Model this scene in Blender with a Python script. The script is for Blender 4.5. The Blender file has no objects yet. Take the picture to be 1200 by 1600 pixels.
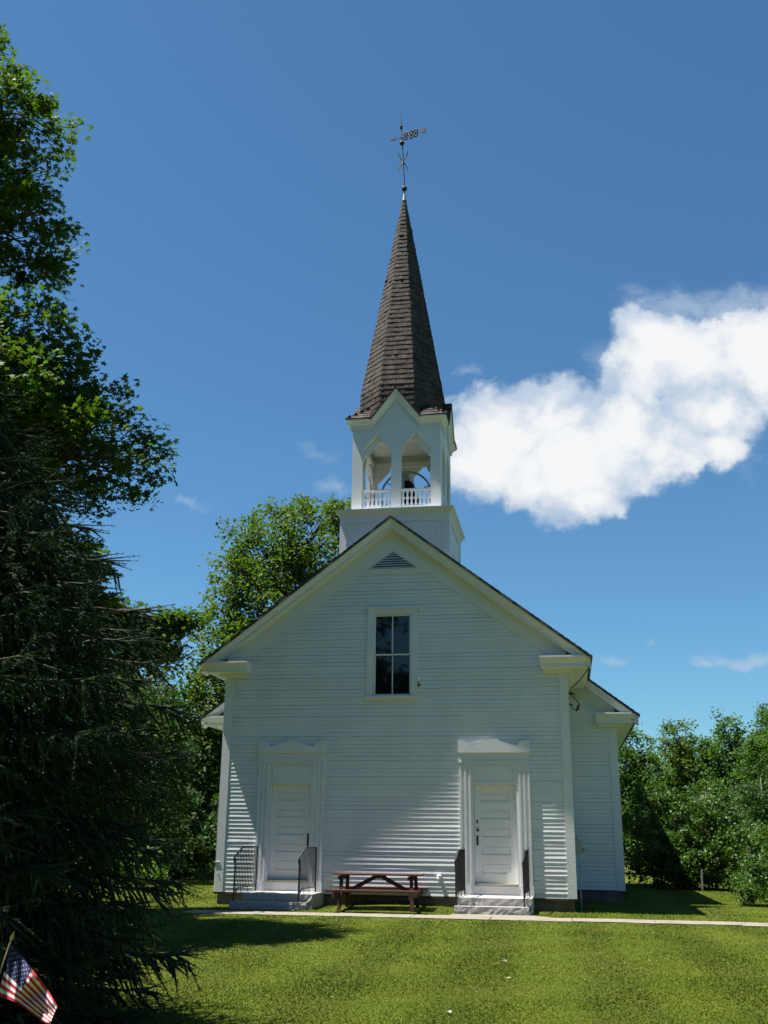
import bpy, math, random
import numpy as np
from mathutils import Vector, Matrix
R = math.radians
rnd = random.Random(7)
C = bpy.context.scene.collection
SC = bpy.context.scene

# ------------------------------------------------------------------ camera
cam_d = bpy.data.cameras.new('camera'); cam = bpy.data.objects.new('camera', cam_d); C.objects.link(cam)
SC.camera = cam
YAW, PITCH, ROLL = 0.1749, 0.3038, 0.0105
fwd = Vector((-math.sin(YAW)*math.cos(PITCH), math.cos(YAW)*math.cos(PITCH), math.sin(PITCH)))
rgt = Vector((math.cos(YAW), math.sin(YAW), 0)); upv = rgt.cross(fwd)
r2 = rgt*math.cos(ROLL) + upv*math.sin(ROLL); u2 = -rgt*math.sin(ROLL) + upv*math.cos(ROLL)
M = Matrix((r2, u2, -fwd)).transposed().to_4x4()
CAM = Vector((3.8298, -22.9482, 1.5207)); M.translation = CAM
cam.matrix_world = M
cam_d.sensor_fit = 'VERTICAL'; cam_d.sensor_height = 24; cam_d.lens = 24.0; cam_d.clip_end = 3000; cam_d.clip_start = 0.05
SC.render.resolution_x = 768; SC.render.resolution_y = 1024

# ------------------------------------------------------------------ exposure, sun, sky
SC.view_settings.view_transform = 'Standard'; SC.view_settings.look = 'None'
SC.view_settings.exposure = 1.25; SC.view_settings.gamma = 1.0
SUN = Vector((-0.39, -0.069, 1.0)).normalized()
sd = bpy.data.lights.new('sun', 'SUN'); sd.energy = 5.0; sd.angle = R(0.53); sd.color = (1.0, 0.955, 0.88)
so = bpy.data.objects.new('sun', sd); C.objects.link(so)
so.rotation_euler = SUN.to_track_quat('Z', 'Y').to_euler(); so.location = (-20, -5, 40)

def px_dir(u, v):                       # direction of a pixel of the 1200x1600 photograph, for laying out the clouds
    a, b = u-600, v-800
    return (fwd + r2*(a/1600) - u2*(b/1600)).normalized()

W = bpy.data.worlds.new('World'); SC.world = W; W.use_nodes = True
nt = W.node_tree; nt.nodes.clear(); N = nt.nodes; L = nt.links
def nd(tree, t, **k):
    n = tree.nodes.new(t)
    for a, b in k.items(): setattr(n, a, b)
    return n
def wmath(op, a, b=None, c=None, clamp=False):
    n = nd(nt, 'ShaderNodeMath', operation=op, use_clamp=clamp)
    for i, x in enumerate((a, b, c)):
        if x is None: continue
        if isinstance(x, (int, float)): n.inputs[i].default_value = x
        else: L.new(x, n.inputs[i])
    return n.outputs[0]
sky = nd(nt, 'ShaderNodeTexSky', sky_type='NISHITA'); sky.sun_disc = False
sky.sun_elevation = math.asin(SUN.z); sky.sun_rotation = math.atan2(SUN.x, SUN.y)
sky.altitude = 0; sky.air_density = 1.0; sky.dust_density = 0.2; sky.ozone_density = 3.0
tc = nd(nt, 'ShaderNodeTexCoord'); sp = nd(nt, 'ShaderNodeSeparateXYZ'); L.new(tc.outputs['Generated'], sp.inputs[0])
yy = wmath('MAXIMUM', sp.outputs[1], 0.02)
gx = wmath('DIVIDE', sp.outputs[0], yy); gz = wmath('DIVIDE', sp.outputs[2], yy)
cb = nd(nt, 'ShaderNodeCombineXYZ'); L.new(gx, cb.inputs[0]); L.new(gz, cb.inputs[1])
def noise(scale, detail, rough, off=0.0, dist=0.0):
    mp = nd(nt, 'ShaderNodeVectorMath', operation='ADD'); L.new(cb.outputs[0], mp.inputs[0]); mp.inputs[1].default_value = (off, off*1.7, off*.3)
    n = nd(nt, 'ShaderNodeTexNoise'); L.new(mp.outputs[0], n.inputs['Vector'])
    n.inputs['Scale'].default_value = scale; n.inputs['Detail'].default_value = detail; n.inputs['Roughness'].default_value = rough
    n.inputs['Distortion'].default_value = dist
    return n
nw1 = noise(7, 4, .55, 3.1); nw2 = noise(26, 6, .6, 8.3)
def warp(vec, n, amt):
    s = nd(nt, 'ShaderNodeVectorMath', operation='SUBTRACT'); L.new(n.outputs['Color'], s.inputs[0]); s.inputs[1].default_value = (.5, .5, .5)
    m = nd(nt, 'ShaderNodeVectorMath', operation='SCALE'); L.new(s.outputs[0], m.inputs[0]); m.inputs['Scale'].default_value = amt
    a = nd(nt, 'ShaderNodeVectorMath', operation='ADD'); L.new(vec, a.inputs[0]); L.new(m.outputs[0], a.inputs[1]); return a.outputs[0]
wv = warp(warp(cb.outputs[0], nw1, .07), nw2, .035)
def gno(u, v):
    d = px_dir(u, v); return d.x/d.y, d.z/d.y
def blobs(lst, vec):
    out = None
    for (u, v, ru, rv, w) in lst:
        x, z = gno(u, v); x1, z1 = gno(u+ru, v); x2, z2 = gno(u, v-rv)
        sub = nd(nt, 'ShaderNodeVectorMath', operation='SUBTRACT'); L.new(vec, sub.inputs[0]); sub.inputs[1].default_value = (x, z, 0)
        mul = nd(nt, 'ShaderNodeVectorMath', operation='MULTIPLY'); L.new(sub.outputs[0], mul.inputs[0])
        mul.inputs[1].default_value = (1/max(1e-3, math.hypot(x1-x, z1-z)), 1/max(1e-3, math.hypot(x2-x, z2-z)), 0)
        ln = nd(nt, 'ShaderNodeVectorMath', operation='LENGTH'); L.new(mul.outputs[0], ln.inputs[0])
        q = wmath('MULTIPLY', wmath('SUBTRACT', 1.0, ln.outputs['Value']), w)
        if out is None: out = q
        else:
            out = wmath('SMOOTH_MAX', out, q, .12)
    return out
BIG = [(800,690,110,95,1),(870,655,100,80,1),(760,725,90,60,.9),(890,735,120,85,1),(975,690,110,90,1),(1010,580,75,80,1),(1040,545,85,80,1),
       (1090,560,110,85,1),(1180,545,90,85,1),(1130,640,90,70,.95),(1060,700,100,60,.9),(930,775,75,38,.9),(850,760,80,45,.9),(1130,700,60,45,.7),
       (1015,520,60,50,.8),(1260,560,120,120,1)]
body = blobs(BIG, wv)
fb = noise(34, 9, .62, 1.4, .3); fb2 = noise(11, 5, .6, 5.2)
dens = wmath('ADD', body, wmath('MULTIPLY', wmath('SUBTRACT', fb.outputs['Fac'], .5), .55))
dens = wmath('ADD', dens, wmath('MULTIPLY', wmath('SUBTRACT', fb2.outputs['Fac'], .5), .35))
a_big = nd(nt, 'ShaderNodeMapRange', interpolation_type='SMOOTHSTEP'); L.new(dens, a_big.inputs[0])
a_big.inputs[1].default_value = -.03; a_big.inputs[2].default_value = .25
WISP = [(1060,470,130,42,1),(1150,478,120,45,1),(960,570,60,45,.8),(745,585,38,16,.7),(300,776,42,15,.75),(515,775,45,28,.75),(500,722,50,16,.45),(1175,1030,80,20,1.1),(945,1032,36,16,.9),(1110,1038,36,10,.9),
        (1150,690,60,80,.8),(720,740,60,50,.8),(1000,1000,20,8,.6)]
wisp = blobs(WISP, wv)
wn = noise(22, 8, .68, 9.7, 1.2)
wd = wmath('ADD', wisp, wmath('MULTIPLY', wmath('SUBTRACT', wn.outputs['Fac'], .52), 1.3))
a_w = nd(nt, 'ShaderNodeMapRange', interpolation_type='SMOOTHSTEP'); L.new(wd, a_w.inputs[0])
a_w.inputs[1].default_value = .05; a_w.inputs[2].default_value = 1.0; a_w.inputs[4].default_value = .62
alpha = wmath('MAXIMUM', a_big.outputs[0], a_w.outputs[0])
front = wmath('GREATER_THAN', sp.outputs[1], 0.05); alpha = wmath('MULTIPLY', alpha, front)
# cloud self-shading painted as colour: thick parts white, thinner creases a little grey blue
tn = noise(15, 7, .6, 12.9, .4)
ts = nd(nt, 'ShaderNodeMapRange', interpolation_type='SMOOTHSTEP')
L.new(wmath('ADD', wmath('MULTIPLY', dens, .55), wmath('MULTIPLY', tn.outputs['Fac'], 1.0)), ts.inputs[0])
ts.inputs[1].default_value = .50; ts.inputs[2].default_value = .93
cc = nd(nt, 'ShaderNodeMix', data_type='RGBA'); L.new(ts.outputs[0], cc.inputs[0])
cc.inputs[6].default_value = (.20, .25, .315, 1); cc.inputs[7].default_value = (.385, .390, .395, 1)
bg1 = nd(nt, 'ShaderNodeBackground'); tint = nd(nt, 'ShaderNodeMix', data_type='RGBA', blend_type='MULTIPLY'); tint.inputs[0].default_value = 1
L.new(sky.outputs[0], tint.inputs[6]); tint.inputs[7].default_value = (.575, .91, 1.03, 1); L.new(tint.outputs[2], bg1.inputs[0]); bg1.inputs[1].default_value = 0.05
bg2 = nd(nt, 'ShaderNodeBackground'); L.new(cc.outputs[2], bg2.inputs[0]); bg2.inputs[1].default_value = 1.0
mx = nd(nt, 'ShaderNodeMixShader'); L.new(alpha, mx.inputs[0]); L.new(bg1.outputs[0], mx.inputs[1]); L.new(bg2.outputs[0], mx.inputs[2])
wo = nd(nt, 'ShaderNodeOutputWorld'); L.new(mx.outputs[0], wo.inputs[0])

# ------------------------------------------------------------------ materials
def mat(name, col, rough=.6, var=.0, vscale=4.0, bump=.0, bscale=40.0, col2=None, spec=.4, island=0.0, metal=0.0, trans=0.0, hue=None, coords='Object'):
    m = bpy.data.materials.new(name); m.use_nodes = True; t = m.node_tree; b = t.nodes['Principled BSDF']; out = t.nodes['Material Output']
    b.inputs['Roughness'].default_value = rough; b.inputs['Specular IOR Level'].default_value = spec; b.inputs['Metallic'].default_value = metal
    b.inputs['Base Color'].default_value = (*col, 1)
    tcn = t.nodes.new('ShaderNodeTexCoord'); last = None
    if var or col2:
        n = t.nodes.new('ShaderNodeTexNoise'); t.links.new(tcn.outputs[coords], n.inputs['Vector']); n.inputs['Scale'].default_value = vscale
        n.inputs['Detail'].default_value = 6; n.inputs['Roughness'].default_value = .65
        mr = t.nodes.new('ShaderNodeMapRange'); t.links.new(n.outputs['Fac'], mr.inputs[0]); mr.inputs[1].default_value = .35; mr.inputs[2].default_value = .68
        mxn = t.nodes.new('ShaderNodeMix'); mxn.data_type = 'RGBA'; t.links.new(mr.outputs[0], mxn.inputs[0])
        c2 = col2 or tuple(c*(1-var) for c in col)
        mxn.inputs[6].default_value = (*col, 1); mxn.inputs[7].default_value = (*c2, 1); last = mxn.outputs[2]
    if island:
        g = t.nodes.new('ShaderNodeNewGeometry')
        mr = t.nodes.new('ShaderNodeMapRange'); t.links.new(g.outputs['Random Per Island'], mr.inputs[0])
        mr.inputs[3].default_value = 1-island; mr.inputs[4].default_value = 1+island
        hs = t.nodes.new('ShaderNodeHueSaturation'); t.links.new(mr.outputs[0], hs.inputs['Value'])
        if hue:
            w = t.nodes.new('ShaderNodeTexWhiteNoise'); w.noise_dimensions = '1D'; t.links.new(g.outputs['Random Per Island'], w.inputs['W'])
            mh = t.nodes.new('ShaderNodeMapRange'); t.links.new(w.outputs['Value'], mh.inputs[0]); mh.inputs[3].default_value = .5-hue; mh.inputs[4].default_value = .5+hue
            t.links.new(mh.outputs[0], hs.inputs['Hue'])
        if last: t.links.new(last, hs.inputs['Color'])
        else: hs.inputs['Color'].default_value = (*col, 1)
        last = hs.outputs[0]
    if last: t.links.new(last, b.inputs['Base Color'])
    if bump:
        n = t.nodes.new('ShaderNodeTexNoise'); t.links.new(tcn.outputs[coords], n.inputs['Vector']); n.inputs['Scale'].default_value = bscale; n.inputs['Detail'].default_value = 5
        bp = t.nodes.new('ShaderNodeBump'); bp.inputs['Strength'].default_value = bump; bp.inputs['Distance'].default_value = .02
        t.links.new(n.outputs['Fac'], bp.inputs['Height']); t.links.new(bp.outputs[0], b.inputs['Normal'])
    if trans:
        tb = t.nodes.new('ShaderNodeBsdfTranslucent'); ms = t.nodes.new('ShaderNodeMixShader'); ms.inputs[0].default_value = trans
        if last:
            tm = t.nodes.new('ShaderNodeMix'); tm.data_type = 'RGBA'; tm.blend_type = 'MULTIPLY'; tm.inputs[0].default_value = 1
            t.links.new(last, tm.inputs[6]); tm.inputs[7].default_value = (2.3, 2.5, .7, 1); t.links.new(tm.outputs[2], tb.inputs[0])
        t.links.new(b.outputs[0], ms.inputs[1]); t.links.new(tb.outputs[0], ms.inputs[2]); t.links.new(ms.outputs[0], out.inputs[0])
    return m
WHITE = mat('white_paint', (.71,.72,.725), .55, var=.10, vscale=1.3, bump=.12, bscale=30)
CLAP = mat('clapboard_paint', (.735,.745,.75), .6, var=.13, vscale=1.1, bump=.15, bscale=24, island=.02)
DOORM = mat('door_paint', (.76,.76,.74), .42, var=.05, vscale=3, bump=.05)
BLACKM = mat('black_iron', (.02,.02,.022), .42, var=.3, vscale=20, bump=.1, spec=.5)
HARDW = mat('dark_hardware', (.03,.028,.025), .35, spec=.6)
GLASS = mat('window_glass', (.006,.007,.009), .03, spec=.55, bump=.02, bscale=3)
INNER = mat('dark_inside', (.02,.02,.02), .9)
SHING = mat('weathered_shingle', (.038,.028,.021), .85, var=.0, col2=(.085,.073,.063), vscale=5, bump=.6, bscale=45, island=.22, spec=.2)
ROOFM = mat('roof_shingle', (.05,.048,.047), .85, col2=(.075,.07,.066), vscale=9, bump=.6, bscale=60, island=.2)
GRAN = mat('granite', (.46,.44,.43), .85, col2=(.24,.23,.23), vscale=45, bump=.5, bscale=16)
STONE = mat('foundation_stone', (.16,.135,.11), .9, col2=(.09,.075,.06), vscale=5, bump=.9, bscale=9)
CONC = mat('concrete', (.25,.225,.18), .9, col2=(.17,.15,.11), vscale=3.5, bump=.5, bscale=30)
TABLE = mat('brown_wood_paint', (.078,.025,.018), .6, col2=(.045,.016,.012), vscale=5, bump=.3, bscale=35, island=.15)
METALD = mat('aged_metal', (.02,.018,.015), .7, col2=(.075,.065,.04), vscale=9, metal=.2)
BELLM = mat('bell_bronze', (.03,.028,.022), .45, metal=.7)
GREYM = mat('grey_metal_box', (.32,.33,.32), .5, var=.2, vscale=6)
BARK = mat('bark', (.10,.08,.06), .95, col2=(.05,.042,.034), vscale=7, bump=1, bscale=18)
PALEBARK = mat('pale_bark', (.30,.28,.24), .9, col2=(.12,.11,.09), vscale=8, bump=.6, bscale=25)
def leafm(name, col, isl=.35, tr=.3, hue=.02, rough=.6): return mat(name, col, rough, island=isl, hue=hue, trans=tr, spec=.18)
LEAF_MAPLE = leafm('maple_leaf', (.042,.078,.013), .4, .32, .018)
LEAF_ASH = leafm('broad_leaf', (.058,.098,.018), .38, .28, .02)
LEAF_MID = leafm('mid_leaf', (.05,.10,.02), .38, .28, .02)
LEAF_DARK = leafm('dark_leaf', (.03,.062,.016), .35, .25, .015)
LEAF_LILAC = leafm('shrub_leaf', (.046,.090,.018), .4, .25, .02, .4)
LEAF_BRIGHT = leafm('sapling_leaf', (.11,.17,.02), .3, .35, .015)
NEEDLE = leafm('spruce_needle', (.028,.052,.026), .4, .06, .02, .75)
TWIGW = mat('twig_bark', (.035,.026,.02), .95)
GRASSM = None

# ------------------------------------------------------------------ mesh helpers
class MB:
    def __init__(s): s.v = []; s.f = []; s.mi = []; s.cur = 0
    def add(s, vs, fs):
        o = len(s.v); s.v += [tuple(map(float, p)) for p in vs]; s.f += [tuple(o+i for i in f) for f in fs]; s.mi += [s.cur]*len(fs); return s
    def box(s, x0, x1, y0, y1, z0, z1, T=None):
        vs = [(x0,y0,z0),(x1,y0,z0),(x1,y1,z0),(x0,y1,z0),(x0,y0,z1),(x1,y0,z1),(x1,y1,z1),(x0,y1,z1)]
        if T: vs = [T(p) for p in vs]
        return s.add(vs, [(0,3,2,1),(4,5,6,7),(0,1,5,4),(1,2,6,5),(2,3,7,6),(3,0,4,7)])
    def prism(s, poly, y0, y1, T=None):           # poly of (x,z), extruded along y
        n = len(poly); vs = [(x,y0,z) for x,z in poly]+[(x,y1,z) for x,z in poly]
        if T: vs = [T(p) for p in vs]
        return s.add(vs, [tuple(range(n)), tuple(range(2*n-1, n-1, -1))]+[(i, i+n, (i+1)%n+n, (i+1)%n) for i in range(n)])
    def loft(s, rings, cap=True, close=True, T=None):
        n = len(rings[0]); vs = [p for r in rings for p in r]
        if T: vs = [T(p) for p in vs]
        fs = []
        for k in range(len(rings)-1):
            for i in range(n if close else n-1):
                j = (i+1) % n; fs.append((k*n+i, k*n+j, (k+1)*n+j, (k+1)*n+i))
        if cap: fs += [tuple(range(n-1, -1, -1)), tuple(range((len(rings)-1)*n, len(rings)*n))]
        return s.add(vs, fs)
    def tube(s, pts, rad, n=6, T=None):
        pts = [Vector(p) for p in pts]; rings = []
        if not hasattr(rad, '__len__'): rad = [rad]*len(pts)
        a = None
        for i, p in enumerate(pts):
            d = (pts[min(i+1, len(pts)-1)]-pts[max(i-1, 0)]).normalized()
            if a is None:
                a = d.cross(Vector((0,0,1)) if abs(d.z) < .9 else Vector((1,0,0))).normalized()
            else: a = (a - d*a.dot(d)).normalized()
            b = d.cross(a)
            rings.append([p+(a*math.cos(t)+b*math.sin(t))*rad[i] for t in [2*math.pi*k/n for k in range(n)]])
        return s.loft(rings, T=T)
    def beam(s, p, q, w, h, up=(0,0,1)):
        p, q = Vector(p), Vector(q); d = (q-p).normalized(); sx = d.cross(Vector(up)).normalized(); sz = sx.cross(d)
        rg = lambda c: [c-sx*w/2-sz*h/2, c+sx*w/2-sz*h/2, c+sx*w/2+sz*h/2, c-sx*w/2+sz*h/2]
        return s.loft([rg(p), rg(q)])
    def lathe(s, c, prof, n=16):
        c = Vector(c); return s.loft([[c+Vector((r*math.cos(2*math.pi*k/n), r*math.sin(2*math.pi*k/n), z)) for k in range(n)] for r, z in prof])
    def sphere(s, c, r, n=12, sz=1.0):
        return s.lathe(c, [(max(1e-4, r*math.sin(math.pi*i/8)), -r*sz*math.cos(math.pi*i/8)) for i in range(9)], n)
    def build(s, name, m, parent=None, bevel=0.0, smooth=False):
        me = bpy.data.meshes.new(name); me.from_pydata(s.v, [], s.f)
        for x in (m if isinstance(m, (list, tuple)) else [m]): me.materials.append(x)
        if any(s.mi): me.polygons.foreach_set('material_index', s.mi)
        if smooth: me.polygons.foreach_set('use_smooth', [True]*len(me.polygons))
        me.update(); o = bpy.data.objects.new(name, me); C.objects.link(o)
        import bmesh
        bm = bmesh.new(); bm.from_mesh(me); bmesh.ops.recalc_face_normals(bm, faces=bm.faces); bm.to_mesh(me); bm.free()
        if parent is not None: o.parent = parent
        if bevel:
            b = o.modifiers.new('bevel', 'BEVEL'); b.width = bevel; b.segments = 2; b.limit_method = 'ANGLE'
        return o
def tag(o, label=None, cat=None, group=None, kind=None):
    for k, v in (('label', label), ('category', cat), ('group', group), ('kind', kind)):
        if v: o[k] = v
    return o
def empty(name, loc=(0,0,0)):
    o = bpy.data.objects.new(name, None); o.location = loc; C.objects.link(o); o.empty_display_size = .3; return o
def np_mesh(name, V, F, m, parent=None, smooth=False):   # F: (n,k) array
    me = bpy.data.meshes.new(name); V = np.asarray(V, np.float32); F = np.asarray(F, np.int32)
    me.vertices.add(len(V)); me.vertices.foreach_set('co', V.ravel())
    me.loops.add(F.size); me.loops.foreach_set('vertex_index', F.ravel())
    me.polygons.add(len(F)); me.polygons.foreach_set('loop_start', np.arange(len(F), dtype=np.int32)*F.shape[1])
    if smooth: me.polygons.foreach_set('use_smooth', np.ones(len(F), bool))
    me.materials.append(m); me.update(calc_edges=True); me.validate()
    o = bpy.data.objects.new(name, me); C.objects.link(o)
    if parent is not None: o.parent = parent
    return o

# ------------------------------------------------------------------ ground
def gz_(x, y):
    """height of the lawn"""
    x = np.asarray(x, float); y = np.asarray(y, float)
    z = 0.012*np.sin(x*.9+y*.3)*np.cos(y*.7-x*.2)
    z = z*np.clip((np.abs(y+2.3)-.8)/1.2, 0, 1)
    z += .085*np.exp(-((x-.1)/1.5)**2)*np.clip((y+1.6)/1.4, 0, 1)*np.where(y < 4, 1, 0)
    d = np.hypot(x-2, y)
    z += np.where(y > 14, 0.0, 0)
    return z
def axis(a, lo, hi, b, fine, coarse):
    s = list(np.arange(lo, hi, fine)); 
    l = list(-np.geomspace(1, a, coarse)[::-1]+lo+1-.8); r = list(np.geomspace(1, b, coarse)+hi-1+.2)
    return np.array(l+s+r)
xs = axis(900, -14, 18, 900, .25, 26); ys = axis(300, -20, 24, 1500, .25, 26)
GX, GY = np.meshgrid(xs, ys); GZ = gz_(GX, GY)
V = np.stack([GX.ravel(), GY.ravel(), GZ.ravel()], 1); nx = len(xs)
i, j = np.meshgrid(np.arange(nx-1), np.arange(len(ys)-1)); a = (j*nx+i).ravel(); F = np.stack([a, a+1, a+nx+1, a+nx], 1)
def ground_mat(name, base, base2, dirt, stripe):
    m = bpy.data.materials.new(name); m.use_nodes = True; t = m.node_tree; b = t.nodes['Principled BSDF']; b.inputs['Roughness'].default_value = .9; b.inputs['Specular IOR Level'].default_value = .1
    tcn = t.nodes.new('ShaderNodeNewGeometry')
    def nz(sc, det=5, ro=.6):
        n = t.nodes.new('ShaderNodeTexNoise'); t.links.new(tcn.outputs['Position'], n.inputs['Vector']); n.inputs['Scale'].default_value = sc; n.inputs['Detail'].default_value = det; n.inputs['Roughness'].default_value = ro; return n.outputs['Fac']
    def rng(s, a, b_, c=0., d=1.):
        n = t.nodes.new('ShaderNodeMapRange'); t.links.new(s, n.inputs[0]); n.inputs[1].default_value = a; n.inputs[2].default_value = b_; n.inputs[3].default_value = c; n.inputs[4].default_value = d; return n.outputs[0]
    def mixc(f, a, b_, mode='MIX'):
        n = t.nodes.new('ShaderNodeMix'); n.data_type = 'RGBA'; n.blend_type = mode; t.links.new(f, n.inputs[0])
        for k, x in ((6, a), (7, b_)):
            if isinstance(x, tuple): n.inputs[k].default_value = (*x, 1)
            else: t.links.new(x, n.inputs[k])
        return n.outputs[2]
    c = mixc(rng(nz(.9), .35, .65), base, base2)
    c = mixc(rng(nz(2.6, 6, .7), .56, .74, 0, .55), c, dirt)
    c = mixc(rng(nz(1.3, 5, .7), .50, .68, 0, .45), c, tuple(min(1, a*k) for a, k in zip(base, (1.55, 1.3, 1.6))))
    c = mixc(rng(nz(.75, 7, .75), .55, .70, 0, .5), c, tuple(min(1, a*k) for a, k in zip(base, (1.2, .75, 1.2))))
    # mowing lanes that run towards the church
    sx = t.nodes.new('ShaderNodeSeparateXYZ'); t.links.new(tcn.outputs['Position'], sx.inputs[0])
    def mth(op, a, b_=None):
        n = t.nodes.new('ShaderNodeMath'); n.operation = op
        for k, x in ((0, a), (1, b_)):
            if x is None: continue
            if isinstance(x, (int, float)): n.inputs[k].default_value = x
            else: t.links.new(x, n.inputs[k])
        return n.outputs[0]
    w = mth('SINE', mth('MULTIPLY', mth('ADD', mth('ADD', sx.outputs[0], mth('MULTIPLY', sx.outputs[1], .03)), mth('MULTIPLY', nz(.5, 2), .25)), 4.3))
    w2 = mth('SINE', mth('MULTIPLY', mth('ADD', sx.outputs[0], mth('MULTIPLY', sx.outputs[1], -.04)), 1.7))
    st = rng(mth('ADD', w, mth('MULTIPLY', w2, .25)), -.6, .6, 1-stripe, 1+stripe)
    cm = t.nodes.new('ShaderNodeCombineXYZ'); [t.links.new(st, cm.inputs[k]) for k in range(3)]
    one = t.nodes.new('ShaderNodeValue'); one.outputs[0].default_value = 1
    c = mixc(one.outputs[0], c, cm.outputs[0], 'MULTIPLY')
    gi = tcn.outputs['Random Per Island']
    is_ = rng(gi, 0, 1, .7, 1.3); cm2 = t.nodes.new('ShaderNodeCombineXYZ'); [t.links.new(is_, cm2.inputs[k]) for k in range(3)]
    c = mixc(one.outputs[0], c, cm2.outputs[0], 'MULTIPLY')
    t.links.new(c, b.inputs['Base Color'])
    bp = t.nodes.new('ShaderNodeBump'); bp.inputs['Strength'].default_value = .8; bp.inputs['Distance'].default_value = .03
    t.links.new(nz(28, 6, .75), bp.inputs['Height']); t.links.new(bp.outputs[0], b.inputs['Normal'])
    return m
GROUND = ground_mat('lawn_soil', (.056,.082,.007), (.073,.090,.009), (.095,.075,.022), .075)
GRASSM = ground_mat('grass_blade', (.070,.108,.0075), (.096,.124,.010), (.145,.13,.026), .085)
g = np_mesh('ground', V, F, GROUND, smooth=True); tag(g, 'mown green lawn around the white church', 'ground', kind='structure')

# concrete path
mb = MB(); x = -3.7; slabs = []
while x < 46:
    w = 1.5+rnd.uniform(-.02, .02)
    yb = -1.83 + .012*(x) + rnd.uniform(-.015, .015); yf = -2.60 + .012*x + rnd.uniform(-.03, .02)
    n = 6; top = .016+rnd.uniform(-.004, .004)
    fr = [(x+.008+(w-.016)*k/n, yf+rnd.uniform(-.035,.035)) for k in range(n+1)]; bk = [(x+.008+(w-.016)*k/n, yb+rnd.uniform(-.035,.035)) for k in range(n, -1, -1)]
    mb.prism([(px, py) for px, py in fr+bk], 0, 1, T=lambda p, top=top: (p[0], p[2], -.05+(top+.05)*p[1]))
    x += w
path = mb.build('path', CONC); tag(path, 'narrow concrete path crossing the lawn in front of the church', 'path', kind='structure')
mb = MB(); mb.prism([(1.42,-1.84),(1.5,-1.36),(2.3,-1.31),(3.05,-1.36),(3.35,-1.66),(3.45,-1.80)], 0, 1, T=lambda p: (p[0], p[2], -.05+.062*p[1]))
pad = mb.build('path', CONC); tag(pad, 'short concrete apron joining the right-hand steps to the path', 'path', kind='structure')

# ------------------------------------------------------------------ church
church = empty('church', (0, 0, 0))
tag(church, 'white clapboard church with gabled front, open belfry and tall shingled spire', 'church')
SL = .758
ZA = 8.61
def zr(x): return ZA - SL*abs(x)
E_ = .0875
def clap_rows(mb, z0, z1, spans, T):
    """sawtooth clapboards; spans(z) -> list of (a,b) along the wall; T(a, out, z) -> world"""
    z = z0; k = 0
    while z < z1-.01:
        e = min(E_, z1-z)
        for (a, b) in spans(z, z+e):
            nseg = max(1, int((b-a)/2.6)); cuts = [a]+sorted(rnd.uniform(a+.2, b-.2) for _ in range(nseg-1))+[b] if b-a > 1 else [a, b]
            for c0, c1 in zip(cuts[:-1], cuts[1:]):
                if c1-c0 < .01: continue
                t0 = .0125+rnd.uniform(-.0022, .0024); t1 = t0+rnd.uniform(-.0015, .0015); s0 = rnd.uniform(-.004, .003); s1 = s0+rnd.uniform(-.002, .002)
                g0, g1 = c0+.0008, c1-.0008
                n = max(1, int((g1-g0)/.7)); 
                P0 = []; 
                for q in range(n+1):
                    f = q/n; aa = g0+(g1-g0)*f; t = t0+(t1-t0)*f+rnd.uniform(-.0014,.0014); s_ = s0+(s1-s0)*f
                    P0.append([T(aa, -.012, z+s_), T(aa, t, z+s_), T(aa, .0015, z+e-.0034), T(aa, -.012, z+e-.0034)])
                vs = [p for r_ in P0 for p in r_]; fs = []
                for q in range(n):
                    o = q*4; fs += [(o, o+4, o+5, o+1), (o+1, o+5, o+6, o+2), (o+2, o+6, o+7, o+3)]
                fs += [(0,1,2,3), (4*n, 4*n+3, 4*n+2, 4*n+1)]
                mb.add(vs, fs)
        z += e; k += 1
def cut(spans, holes, z0, z1):
    out = spans
    for (h0, h1, a, b) in holes:
        if z1 > a+.01 and z0 < b-.01:
            nxt = []
            for s, e in out:
                if e <= h0 or s >= h1: nxt.append((s, e)); continue
                if s < h0: nxt.append((s, h0))
                if e > h1: nxt.append((h1, e))
            out = nxt
    return out
ZB = .26
holes = [(-2.86,-1.66,0,3.1), (1.66,2.86,0,3.1), (-.5,.5,4.45,6.40)]
def spF(z0, z1):
    xm = min(3.75, (8.42-z1)/SL); return cut([(-xm, xm)], holes, z0, z1)
mb = MB(); clap_rows(mb, ZB, 7.40, spF, lambda a, o, z: (a, -o, z))
front = mb.build('front_wall', CLAP, church)
# sheathing with its openings, 0.15 thick
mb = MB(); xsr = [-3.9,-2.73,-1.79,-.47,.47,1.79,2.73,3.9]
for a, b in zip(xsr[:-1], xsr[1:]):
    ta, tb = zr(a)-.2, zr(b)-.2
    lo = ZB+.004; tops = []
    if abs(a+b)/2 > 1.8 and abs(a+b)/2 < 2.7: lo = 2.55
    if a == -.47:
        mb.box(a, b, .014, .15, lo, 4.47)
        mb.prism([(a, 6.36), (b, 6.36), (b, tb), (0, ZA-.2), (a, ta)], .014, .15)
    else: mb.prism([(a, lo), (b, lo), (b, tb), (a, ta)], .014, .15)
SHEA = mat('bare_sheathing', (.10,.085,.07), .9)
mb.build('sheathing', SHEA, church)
# corner boards of the front block
for s in (-1, 1):
    mb = MB(); mb.box(min(s*3.73, s*3.92), max(s*3.73, s*3.92), -.022, .17, ZB-.002, 5.0)
    mb.build('corner_board', WHITE, church)
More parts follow.
